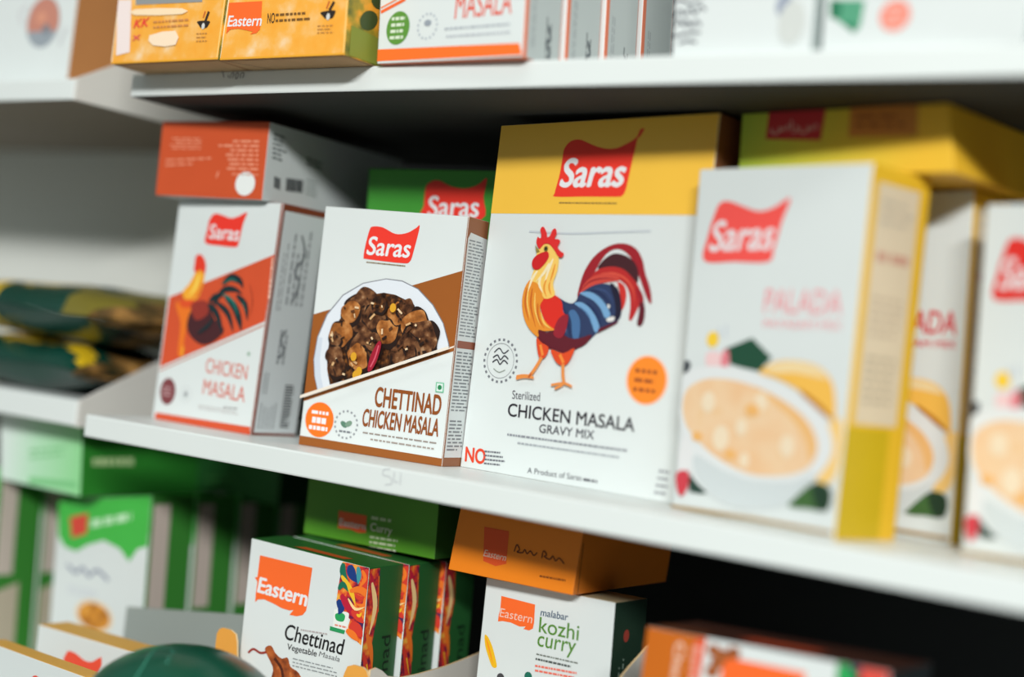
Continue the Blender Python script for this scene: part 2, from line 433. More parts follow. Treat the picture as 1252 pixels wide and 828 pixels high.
p.poly([(53.2,95.0),(60.8,93.4),(69.3,95.4),(78.6,91.3),(87.1,91.7),(96.4,94.7),(92.6,88.5),(85.5,84.8),(78.3,81.2),(69.3,82.9),(60.4,83.9),(54.6,87.6)], MAR, 3)
p.poly([(100.9,98.6),(115.6,104.8),(113.9,102.6),(100.6,95.8)], MAR, 0)
p.poly([(55.8,116.3),(64.1,117.3),(70.2,113.5),(72.2,107.3),(76.4,103.2),(75.4,96.3),(69.4,94.5),(62.1,97.0),(55.7,104.3),(53.0,111.4)], RR, 3)
p.poly([(69.2,102.7),(76.2,105.7),(76.1,96.4),(72.6,90.6),(66.2,92.9)], ink(150, 36, 50), 3)
p.poly([(43.3,126.5),(39.0,120.7),(37.9,111.9),(40.6,102.2),(46.4,94.6),(54.6,89.8),(53.9,94.5),(59.0,94.1),(66.9,95.4),(61.9,98.1),(55.9,103.2),(53.1,110.0),(55.9,115.7),(54.2,122.6),(49.4,126.5)], OR, 3)
p.poly([(46.0,144.9),(45.6,135.0),(43.3,126.2),(48.3,124.2),(51.9,121.1),(56.0,114.6),(64.1,117.3),(61.7,124.4),(64.0,132.8),(63.9,141.1),(59.6,146.5),(52.8,150.1)], YL, 3)
for s in ([(40.9,120.5),(40.8,110.7),(45.3,99.7)], [(45.4,120.7),(45.7,109.5),(51.6,96.0)], [(51.2,111.3),(52.7,103.0),(58.7,95.8)]): p.line(s, 1.5, DOR, 5, True)
for s in ([(42.5,122.0),(42.4,112.2),(46.5,101.2)], [(48.1,118.1),(49.7,107.0),(55.4,96.9)], [(54.6,105.9),(58.2,99.2),(64.4,95.8)]): p.line(s, 1.2, YL, 5, True)
for s in ([(48.2,132.1),(44.4,126.3),(42.3,118.5)], [(51.8,129.5),(50.8,123.8),(54.5,118.2)], [(59.8,140.3),(57.0,132.5),(55.1,123.8)], [(57.2,137.4),(53.7,130.9),(48.1,125.1)]): p.line(s, 2.0, CRM, 5, True)
for s in ([(56.1,126.9),(55.1,121.3),(58.0,115.6)], [(59.4,125.7),(59.3,121.5),(61.7,117.2)], [(62.1,136.9),(60.6,129.9),(59.4,125.7)]): p.line(s, 1.2, OR, 5, True)
p.poly([(43.6,139.2),(47.6,142.7),(54.4,144.6),(56.3,141.5),(53.9,137.2),(49.8,133.3),(46.0,132.7),(43.3,135.2)], ink(206, 34, 38), 3)
p.poly([(48.0,146.1),(44.9,149.9),(45.5,153.7),(47.4,152.8),(48.4,154.5),(46.9,158.6),(49.2,160.4),(52.4,156.7),(53.3,153.9),(55.3,154.7),(56.9,158.6),(59.4,159.3),(60.6,156.2),(59.4,153.1),(62.5,152.7),(64.2,151.4),(62.6,148.0),(65.1,145.3),(68.2,143.8),(66.7,141.2),(63.4,142.2),(60.1,145.8),(55.5,149.4),(51.1,149.2)], ink(222, 46, 46), 3)
p.poly([(48.6,144.4),(44.1,148.4),(45.8,143.7)], ink(150, 130, 60), 0)
e = [(53.3,146.4),(54.0,146.7)]
p.ell(e[0], 1.7, 1.7, ink(120, 110, 50)); p.ell(e[0], 1.0, 1.0, ink(30, 24, 24))
p.poly([(53.9,89.7),(58.2,86.7),(64.3,84.2),(63.3,78.8),(58.7,76.0),(55.4,82.1)], ink(222, 76, 36), 3)
p.poly([(66.5,83.0),(76.5,81.3),(84.9,85.3),(82.5,77.7),(78.6,73.7),(73.7,74.2),(69.8,77.3)], ink(222, 76, 36), 3)
p.line([(57.6,85.3),(60.5,78.6)], 2.0, ink(240, 140, 60), 0)
p.line([(74.0,80.4),(77.7,75.3)], 2.2, ink(240, 140, 60), 0)
LEG = ink(230, 142, 70)
for s, w in (([(59.9,77.4),(56.1,70.6),(52.1,65.1)], 2.4), ([(41.0,62.1),(47.2,63.8),(55.3,64.0)], 1.7), ([(52.1,65.1),(46.2,64.8),(40.9,63.6)], 1.2),
             ([(77.5,74.6),(78.4,67.8),(80.2,62.2)], 2.4), ([(70.0,60.7),(75.8,62.1),(80.2,62.8)], 1.6), ([(73.1,58.7),(77.7,60.9),(80.5,62.8),(86.5,61.2)], 1.6)):
    p.line(s, w, LEG, 4)
p.line([(53.1,66.6),(51.2,63.6)], 1.2, ink(190, 90, 40), 0)
p.build('rooster_picture', C.root, 'painted rooster with crimson tail and blue wing')
p = C.front(2)
p.text('Sterilized', [(37.9,48.8),(60.7,49.7),(37.5,54.3)], ink(70, 70, 80))
p.text('CHICKEN MASALA', [(35.8,37.5),(135.1,38.8),(35.5,45.8)], BLACK, 0.012)
p.text('GRAVY MIX', [(62.9,30.0),(106.0,30.7),(62.9,35.4)], ink(60, 60, 72), 0.006)
p.rows([(37.4,24.1),(131.6,25.4),(37.3,27.4)], 1, ink(136, 140, 148), .38, 4, 0, .03)
p.rows([(46.6,19.9),(126.2,20.9),(46.6,22.8)], 1, ink(164, 170, 176), .38, 5, 0, .03)
p.build('title_lettering', C.root, 'dark printed title')
p = C.front(2)
p.text('NO', [(4.0,4.1),(21.0,4.3),(3.5,13.6)], ink(226, 70, 40), 0.03)
p.rows([(20.6,3.6),(41.5,4.7),(19.6,13.9)], 4, ink(104, 108, 116), .42, 6, .45, .1)
p.build('claim_lettering', C.root, 'red capitals with grey small print')
p = C.front(2)
p.text('A Product of Saras', [(57.0,3.5),(100.1,4.4),(56.9,7.1)], ink(80, 82, 92))
p.rows([(101.5,4.4),(112.2,4.5),(101.4,6.6)], 1, ink(90, 92, 100), .7, 8, 0, .4)
p.rows([(154.1,3.1),(163.2,3.2),(156.2,20.2)], 4, ink(140, 144, 150), .35, 9, .3, .3)
p.line([(36.6,157.1),(69.7,156.8),(98.7,158.3),(131.3,160.2)], 1.2, ink(196, 204, 210), 6)
p.build('maker_line', C.root, 'small grey line of lettering')
p = C.front(2)
c0 = [(24.6,72.3)][0]
p.ring(c0, 14.6, 1.6, ink(120, 124, 130), 44, True); p.ring(c0, 11.5, .4, ink(150, 154, 158), 40)
p.line([(c0[0] - 6, c0[1] + 5), (c0[0] - 2, c0[1] + 8), (c0[0] + 2, c0[1] + 5), (c0[0] + 6, c0[1] + 7.5)], .8, ink(60, 62, 70))
for yy in (1.5, -1.5): p.line([(c0[0] - 6.5, c0[1] + yy), (c0[0] - 3, c0[1] + yy + 2), (c0[0], c0[1] + yy - .8), (c0[0] + 3, c0[1] + yy + 2), (c0[0] + 6.5, c0[1] + yy)], .9, ink(60, 62, 70))
p.line([(c0[0] - 5, c0[1] - 5.5), (c0[0], c0[1] - 7.5), (c0[0] + 5, c0[1] - 5.5)], .6, ink(150, 160, 150))
p.build('round_stamp', C.root, 'grey ring-shaped stamp')
p = C.front(2)
c1 = [(140.1,70.5)][0]
p.ell(c1, 15.5, 15.2, ink(246, 196, 170)); p.ell(c1, 13.8, 14.0, ink(248, 140, 44))
p.rows([(c1[0] - 9, c1[1] - 9), (c1[0] + 9, c1[1] - 9), (c1[0] - 9, c1[1] + 8)], 3, ink(176, 92, 40), .45, 4, .2, .3)
p.build('round_badge', C.root, 'orange round badge')

# ---- B: brown and white carton with a plate of curry
B_ = Carton('spice_carton', 'white and brown carton with plate of dark curry, left of the rooster carton', dict(org=(-0.7009,0.0420,0.0000), yaw=6.80, d=0.0264, BL=(0.0000,0.0000), BR=(0.1158,0.0000), TR=(0.1152,0.1629), TL=(-0.0002,0.1643)), WHITE, mat((140, 90, 58), .5, .35, .03, 30), WHITE)
BRN = ink(150, 86, 32)
p = B_.front()
p.poly([(-0.4,89.4),(116.0,127.9),(115.1,76.9),(-1.4,31.7)], mat((154, 88, 34), .45, .35, .04, 40))
p.poly([(-0.8,6.3),(115.3,5.3),(115.6,-0.6),(-0.7,-0.5)], BRN)
p.poly([(-1.6,33.7),(115.4,78.8),(115.6,75.6),(-1.5,30.2)], ink(232, 222, 208))
p.line([(-0.5,30.7),(115.8,76.7)], 2.2, BRN, 0)
p.line([(115.0,162.2),(115.7,0.3)], 1.0, BRN, 0)
p.build('brown_panel', B_.root, 'brown slanted band')
p = B_.front(6)
p.poly([(10.8,38.2),(7.0,47.5),(4.6,58.9),(5.6,74.6),(11.4,90.7),(22.8,104.8),(38.4,114.1),(56.6,118.3),(69.7,117.8),(82.9,113.3),(95.7,103.8),(105.0,92.5),(110.9,79.6),(111.6,76.9)], ink(128, 132, 140), 0)
p.poly([(11.3,38.6),(7.5,47.5),(5.3,59.0),(6.4,74.4),(12.3,90.3),(23.4,104.2),(38.8,113.5),(56.7,117.7),(69.5,117.1),(82.4,112.8),(95.0,103.4),(104.4,92.3),(110.2,79.6),(110.9,76.7)], mat((222, 229, 236), .4, .4, .01, 20), 0)
p.poly([(11.3,38.6),(7.5,47.5),(5.3,59.0),(6.4,74.4),(10.3,74.3),(10.1,59.4),(12.5,48.0),(15.9,40.0)], ink(204, 214, 226), 0)
p.clip = [(-1.1,32.2),(115.7,77.1),(111.0,136.7),(-14.8,128.8)]
food = mottled('curry_gravy', [(0.30, (26, 16, 12)), (0.48, (58, 34, 20)), (0.60, (104, 62, 30)), (0.72, (160, 104, 52))], 260, .35)
p.poly([(20.7,43.3),(17.1,53.1),(15.8,62.3),(16.2,73.2),(20.7,84.5),(28.3,97.5),(35.2,106.0),(39.6,107.8),(48.9,107.2),(56.1,108.7),(65.3,108.0),(76.6,104.4),(88.3,97.0),(96.6,87.3),(101.0,78.0),(101.0,72.6)], food, 0)
ch = mottled('curry_chunk', [(0.32, (38, 22, 14)), (0.48, (86, 52, 32)), (0.62, (130, 88, 56)), (0.78, (196, 158, 120))], 190, .3)
ch2 = mottled('curry_potato', [(0.28, (96, 52, 22)), (0.52, (164, 100, 46)), (0.78, (222, 160, 96))], 150, .3)
DG = ink(36, 20, 14)
def blob(c, r, m, seed, q=1.0):
    rn = random.Random(seed); a = []
    for j in range(11):
        t = 2 * pi * j / 11; k = r * rn.uniform(.78, 1.12); a.append((c[0] + k * cos(t), c[1] + k * q * sin(t)))
    p.poly(a, m, 4)
for j, (x, y, r, m) in enumerate([][:0] and [(270,182,78,ch),(216,186,30,ch2),(310,205,44,ch),(168,285,44,ch2),(150,300,22,ch),(372,275,40,ch2),(426,195,34,ch2),(450,175,40,ch),(500,248,52,ch2),(520,310,66,ch),(470,335,46,ch),(272,352,64,ch),(250,385,42,ch2),(148,385,36,ch),(160,430,34,ch),(310,310,40,ch),(540,360,34,ch),(430,385,28,ch),(200,440,28,food)]):
    cx, cy = 370 + x / 3.6, 330 + y / 3.6
    q = [(0, 0)]
FB = [(41.3,95.2),(31.5,93.7),(50.1,92.4),(24.6,77.9),(21.3,74.5),(62.2,82.7),(69.4,95.9),(74.6,99.4),(84.0,88.7),(88.8,79.5),(80.1,75.7),(45.8,69.8),(41.6,63.9),(22.5,63.0),(26.3,55.3),(52.9,75.4),(93.1,74.3),(73.4,68.2),(35.0,53.1),(54.4,101.1)]
RB = [15, 8, 9, 9.5, 5, 9, 8, 7, 12, 14, 9, 14, 9, 7, 7, 6, 7, 6, 5, 6]
MB_ = [ch, ch2, ch, ch2, ch, ch2, ch2, ch, ch2, ch, ch, ch, ch2, ch, ch, ch, ch, ch, food, food]
for j, (c, r, m) in enumerate(zip(FB, RB, MB_)):
    blob((c[0] + .8, c[1] - 1.2), r * 1.08, DG, 50 + j); blob(c, r, m, 20 + j)
rn = random.Random(11)
for c, r in zip(FB, RB):
    for k in range(3):
        t = rn.uniform(0, 2 * pi); q = r * rn.uniform(.1, .7)
        p.line([(c[0] + q * cos(t), c[1] + q * sin(t)), (c[0] + q * cos(t) + rn.uniform(-4, 4), c[1] + q * sin(t) + rn.uniform(-4, 4))], rn.uniform(.8, 1.8), rn.choice([DG, ink(212, 170, 120), ink(90, 52, 28), DG, ink(228, 200, 160)]), 0)
p.poly([(58.7,75.9),(61.3,74.6),(59.8,65.0),(56.2,56.8),(52.8,56.1),(53.8,66.0)], ink(158, 26, 48), 3)
p.line([(59.4,73.4),(57.5,64.8),(54.7,58.5)], 1.0, ink(214, 90, 110), 4)
for c in [(46.0,54.8),(40.4,64.1),(43.6,52.0),(67.4,99.1)]: p.ell(c, 2.4, 3.0, ink(216, 160, 40))
p.clip = [(.3, .3), (115.2, .3), (115.2, 162), (.3, 163)]
p.poly([(-1.3,33.2),(113.5,78.0),(113.8,76.1),(-1.0,31.1)], ink(232, 224, 210))
p.build('curry_picture', B_.root, 'grey plate of dark brown curry')
p = B_.front(2)
saras(p, [(36.3,131.2),(36.6,138.9),(38.6,149.9),(41.2,152.4),(49.3,152.1),(59.8,148.4),(69.0,149.6),(75.3,153.1),(78.2,154.4),(75.8,138.9),(73.5,130.7),(66.7,129.3),(39.3,130.2)],
      [(38.3,133.2),(72.3,133.2),(39.8,145.6)], [(39.1,127.3),(70.4,126.7),(39.2,129.0)])
p.build('logo', B_.root, 'red wavy-topped logo with white lettering')
p = B_.front(2)
TB = ink(142, 76, 28)
p.text('CHETTINAD', [(58.5,33.0),(110.1,32.9),(58.4,45.8)], TB, 0.03)
p.text('CHICKEN MASALA', [(50.3,19.0),(110.2,19.0),(50.6,30.3)], TB, 0.03)
p.rows([(51.8,13.4),(109.9,13.4),(51.7,15.8)], 1, ink(150, 140, 132), .4, 3, 0, .08)
p.rows([(58.6,9.6),(109.4,9.5),(58.5,12.1)], 1, ink(160, 150, 142), .4, 4, 0, .08)
gq = [(104.7,47.4),(111.0,47.5),(110.6,54.0),(104.4,53.9)]
p.poly(gq, ink(110, 190, 150)); cx = sum(a[0] for a in gq) / 4; cy = sum(a[1] for a in gq) / 4
p.poly([(cx + (a[0] - cx) * .75, cy + (a[1] - cy) * .8) for a in gq], ink(214, 230, 224)); p.ell((cx, cy), 1.6, 1.6, ink(40, 130, 80))
p.build('title_lettering', B_.root, 'brown condensed capitals')
p = B_.front(2)
c0 = [(15.2,18.8)][0]
p.ell(c0, 11.8, 11.9, ink(250, 118, 30))
p.rows([(c0[0] - 7, c0[1] + 2.5), (c0[0] + 7, c0[1] + 2.5), (c0[0] - 7, c0[1] + 7)], 1, LOGOW, .5, 2, 0, .3)
p.rows([(c0[0] - 6, c0[1] - 3), (c0[0] + 6, c0[1] - 3), (c0[0] - 6, c0[1] + 2)], 1, LOGOW, .8, 5, 0, .25)
p.rows([(c0[0] - 8, c0[1] - 8), (c0[0] + 8, c0[1] - 8), (c0[0] - 8, c0[1] - 3.5)], 1, LOGOW, .6, 3, 0, .2)
p.build('round_badge', B_.root, 'orange round badge')
p = B_.front(2)
c0 = [(37.5,18.1)][0]
p.ring(c0, 9.8, 1.4, ink(150, 156, 160), 34, True); p.ell((c0[0] - 1.8, c0[1]), 3.0, 1.8, ink(90, 130, 110), rot=-.5); p.ell((c0[0] + 2, c0[1] + .8), 3.0, 1.8, ink(120, 150, 130), rot=.5)
p.rows([(c0[0] - 5, c0[1] - 6), (c0[0] + 5, c0[1] - 6), (c0[0] - 5, c0[1] - 3.5)], 1, GREY, .5, 3, 0, .3)
p.build('round_stamp', B_.root, 'grey ring-shaped stamp')
p = B_.side()
d = B_.d * 1000; h = B_.B['TR'][1] * 1000
p.poly([(1.2, 6), (d - .4, 6), (d - .4, h - 12), (4, h - 10), (1.2, h - 14)], mat((206, 212, 212), .5, .35, .02, 30))
p.rows([(3, h * .52), (d - 2, h * .52), (3, h - 14)], 30, ink(128, 134, 138), .42, 21, .25, .3)
p.poly([(2, h * .475), (d - 1, h * .475), (d - 1, h * .505), (2, h * .505)], ink(140, 80, 60))
p.rows([(3, h * .22), (d - 2, h * .22), (3, h * .465)], 18, ink(118, 124, 128), .42, 22, .2, .35)
p.rows([(3, 10), (d - 4, 10), (3, h * .19)], 9, ink(120, 124, 128), .45, 23, .35, .4)
p.build('side_lettering', B_.root, 'white side panel of small print')

# ---- A: white carton with red-orange slanted band and small rooster
A = Carton('spice_carton', 'upright white carton with red-orange slanted rooster band, leftmost on the middle shelf', dict(org=(-0.8611,0.0500,0.0000), yaw=0.00, d=0.0450, BL=(0.0000,0.0000), BR=(0.1056,0.0000), TR=(0.1119,0.1662), TL=(0.0025,0.1655)), WHITE, mat((120, 56, 36), .5, .35, .03, 30), mat((150, 66, 40), .5, .35, .03, 30))
p = A.front()
OB = mat((212, 84, 48), .45, .35, .05, 50)
p.poly([(3.8,92.1),(109.1,129.5),(106.6,81.4),(2.2,38.9)], OB)
p.line([(2.1,36.3),(106.2,78.6)], 1.0, ink(196, 120, 96), 0)
p.poly([(3.4,5.0),(104.2,5.7),(104.9,-1.5),(2.9,-1.0)], ink(212, 84, 48))
p.line([(110.8,166.8),(105.5,-0.2)], 1.6, ink(150, 66, 44), 0)
p.rows([(107.0,97.7),(106.2,126.9),(109.5,97.7)], 1, ink(236, 190, 170), .8, 3, 0, .12)
p.build('orange_panel', A.root, 'red-orange slanted band')
p = A.front(6)
p.poly([(12.9,88.9),(30.9,91.8),(32.4,80.1),(27.2,72.6),(25.7,60.9),(25.4,50.7),(20.5,50.3),(19.8,72.4),(14.6,82.2)], ink(236, 120, 36), 3)
p.poly([(18.1,96.9),(24.0,103.3),(28.3,110.0),(30.6,115.9),(38.1,116.3),(39.6,107.6),(37.0,96.5),(31.0,91.0),(21.5,91.5)], ink(246, 172, 52), 3)
p.line([(33.9,110.6),(31.6,102.0),(25.6,94.0)], 3.2, ink(252, 214, 90), 4, True)
p.line([(37.2,105.7),(35.4,97.2),(28.4,91.7)], 2.0, ink(230, 110, 40), 4, True)
p.poly([(27.8,113.3),(27.8,118.8),(28.0,123.9),(32.1,125.8),(37.0,123.0),(39.8,117.7),(39.3,111.9),(34.5,114.4),(31.4,112.5)], ink(232, 62, 40), 3)
p.poly([(16.3,90.0),(29.7,91.7),(33.8,89.5),(27.0,85.6),(18.2,85.9)], ink(226, 84, 40), 3)
p.poly([(26.7,72.5),(30.8,85.0),(44.5,91.1),(55.5,79.3),(66.9,72.3),(58.1,63.3),(46.1,59.6),(33.1,64.1)], ink(72, 36, 40), 3)
p.poly([(29.0,88.3),(44.4,91.9),(48.3,82.9),(35.9,77.0)], ink(150, 54, 44), 3)
TL1 = ink(24, 46, 50); TL2 = ink(30, 110, 100)
for s, w, m in (([(59.8,105.1),(67.7,110.5),(77.5,108.5),(81.4,103.4)], 7, TL1), ([(52.3,88.2),(61.1,100.5),(72.7,102.1),(81.4,99.3)], 6, TL1), ([(64.1,96.5),(74.7,89.8),(81.4,80.4),(84.4,73.2)], 8, TL1),
                ([(75.7,98.1),(85.6,91.8),(89.7,81.0)], 6, TL1), ([(47.2,89.6),(57.1,83.6),(66.2,69.3)], 7, TL1), ([(55.3,91.8),(68.9,84.4),(76.5,71.7)], 6, TL1),
                ([(48.1,91.3),(54.6,95.9),(61.7,96.4)], 6, TL1), ([(61.5,98.0),(73.0,93.0),(79.9,83.5)], 3.5, TL2), ([(65.7,94.1),(72.6,88.0)], 3, TL2), ([(60.2,105.4),(69.1,109.3),(76.5,107.2)], 1.8, TL2),
                ([(83.0,93.6),(88.0,85.8)], 1.6, ink(60, 150, 130)), ([(40.0,67.2),(50.9,74.7),(55.0,81.7)], 4, TL1), ([(88.2,107.1),(92.8,95.9),(92.2,82.8)], .8, ink(150, 60, 40))):
    p.line(s, w * .78, m, 5, True)
p.line([(26.4,56.7),(26.2,49.1)], 2.2, ink(246, 170, 50), 0)
p.build('rooster_picture', A.root, 'orange-necked rooster with dark tail')
p = A.front(2)
saras(p, [(36.3,134.6),(36.7,144.2),(38.0,152.2),(42.9,156.5),(51.5,155.4),(60.5,153.7),(68.2,155.5),(76.3,158.4),(73.5,150.1),(71.3,136.6),(68.7,132.9),(52.6,133.1)],
      [(39.4,138.0),(70.2,137.5),(40.3,148.5)])
p.build('logo', A.root, 'red wavy-topped logo with white lettering')
p = A.front(2)
TA = ink(214, 104, 84)
p.text('CHICKEN', [(51.9,39.7),(95.2,38.3),(52.0,50.4)], TA, 0.0)
p.text('MASALA', [(51.6,23.9),(95.5,22.3),(51.7,35.0)], TA, 0.0)
p.rows([(49.2,12.3),(92.5,12.2),(49.0,16.0)], 2, ink(180, 172, 170), .3, 3, .2, .1)
p.rows([(75.0,16.1),(90.9,16.6),(75.0,17.5)], 1, ink(130, 124, 124), .5, 3, .2, .3)
p.ell([(94.5,57.1)][0], 1.5, 1.5, ink(150, 180, 160))
p.build('title_lettering', A.root, 'pale red title')
p = A.front(2)
c0 = [(14.0,21.9)][0]
p.ell(c0, 8.4, 10, ink(126, 66, 70)); p.rows([(c0[0] - 5, c0[1] - 4), (c0[0] + 5, c0[1] - 4), (c0[0] - 5, c0[1] + 4)], 3, ink(206, 170, 172), .4, 5, .2, .3)
c0 = [(34.0,21.9)][0]
p.ring(c0, 6, .9, ink(200, 204, 206), 24, True); p.ell(c0, 2, 2.4, ink(160, 166, 168))
p.build('round_badge', A.root, 'maroon round badge')
p = A.side()
d = A.d * 1000; h = A.B['TR'][1] * 1000
p.poly([(2.2, 2), (d - .5, 2), (d - .5, h - 5), (2.2, h - 5)], mat((200, 208, 210), .5, .35, .03, 30))
for q, n, s, f in (((14, 95, 34, 150), 4, 31, .5), ((6, 90, 12, 140), 2, 32, .4), ((13, 52, 24, 78), 2, 33, .5), ((4, 30, 10, 48), 2, 34, .5), ((4, 5, 22, 26), 5, 36, .4)):
    p.rows([(q[2], q[1]), (q[2], q[3]), (q[0], q[1])], n, ink(136, 142, 146), f * .8, s, .3, .12)
p.rows([(27, 6), (36, 6), (27, 38)], 16, ink(46, 48, 52), .5, 3, 0, 1.2)
p.line([(22, 98), (26, 112), (20, 120), (28, 132), (22, 146)], 1.7, ink(96, 102, 106)); p.line([(16, 56), (20, 62), (16, 70), (20, 77)], 1.6, ink(96, 102, 106))
p.build('side_lettering', A.root, 'pale grey side panel with print and bar code')

# ---- O: orange carton lying on top of A
O = Carton('spice_carton', 'orange carton lying flat on top of the leftmost white rooster carton', dict(org=(-0.8688,0.0350,0.1667), yaw=3.50, d=0.1600, BL=(0.0000,0.0000), BR=(0.1063,0.0000), TR=(0.1055,0.0561), TL=(-0.0011,0.0559)), mat((204, 84, 44), .5, .35, .04, 40), mat((196, 204, 204), .5, .35, .03, 30), mat((200, 84, 46), .5, .35, .03, 30))
p = O.front()
PO = ink(238, 160, 128)
p.rows([(8.8,34.4),(41.1,34.6),(8.9,44.0)], 4, PO, .35, 3, .4, .25, True)
p.rows([(58.2,20.0),(99.5,20.3),(56.0,43.2)], 7, PO, .4, 5, .45, .2, True)
p.rows([(7.2,21.0),(52.8,23.5),(6.9,28.1)], 2, PO, .3, 6, .5, .2)
p.rows([(75.3,16.6),(100.0,16.7),(75.3,18.9)], 1, PO, .5, 7, 0, .2)
p.line([(61.7,19.4),(60.4,14.7)], 1.2, PO, 0)
p.build('front_lettering', O.root, 'pale small print')
p = O.front(3)
c0 = [(88.9,11.2)][0]
p.ell(c0, 9.4, 8.6, ink(232, 238, 236)); p.build('round_sticker', O.root, 'white oval sticker')
p = O.side()
p.rows([(6.3,30.1),(20.9,29.5),(4.9,50.0)], 6, ink(84, 92, 92), .45, 5, .4, .3)
p.rows([(11.1,10.3),(18.0,9.5),(10.1,19.4)], 1, ink(52, 56, 58), .9, 3, 0, .3)
p.rows([(23.9,10.2),(42.4,11.6),(23.3,19.9)], 1, ink(40, 44, 46), .95, 3, 0, .12)
p.rows([(43.0,32.2),(60.9,30.8),(42.7,39.5)], 2, ink(90, 100, 98), .5, 8, 0, .25)
p.rows([(45.9,10.7),(59.6,9.9),(44.7,23.7)], 4, ink(140, 150, 148), .4, 9, .2, .3)
p.build('side_lettering', O.root, 'bar code and small print')

# ---- N: green carton behind
N = Carton('spice_carton', 'green carton with red logo standing behind the plate-of-curry carton', dict(org=(-0.7183,0.1180,0.0000), yaw=0.00, d=0.0500, BL=(0.0000,0.0000), BR=(0.0977,0.0000), TR=(0.1096,0.2030), TL=(-0.0155,0.2030)), mat((64, 148, 52), .45, .35, .05, 30), mat((50, 120, 46), .5), mat((50, 120, 46), .5))
p = N.front()
saras(p, [(41.4,166.5),(40.9,176.9),(40.7,189.4),(43.8,193.6),(51.6,195.3),(65.3,190.9),(78.3,190.2),(88.1,193.2),(94.8,197.6),(93.7,184.5),(93.5,168.3)], [(45.5,168.7),(90.7,170.0),(45.3,183.8)])
p.build('logo', N.root, 'red wavy-topped logo with white lettering')

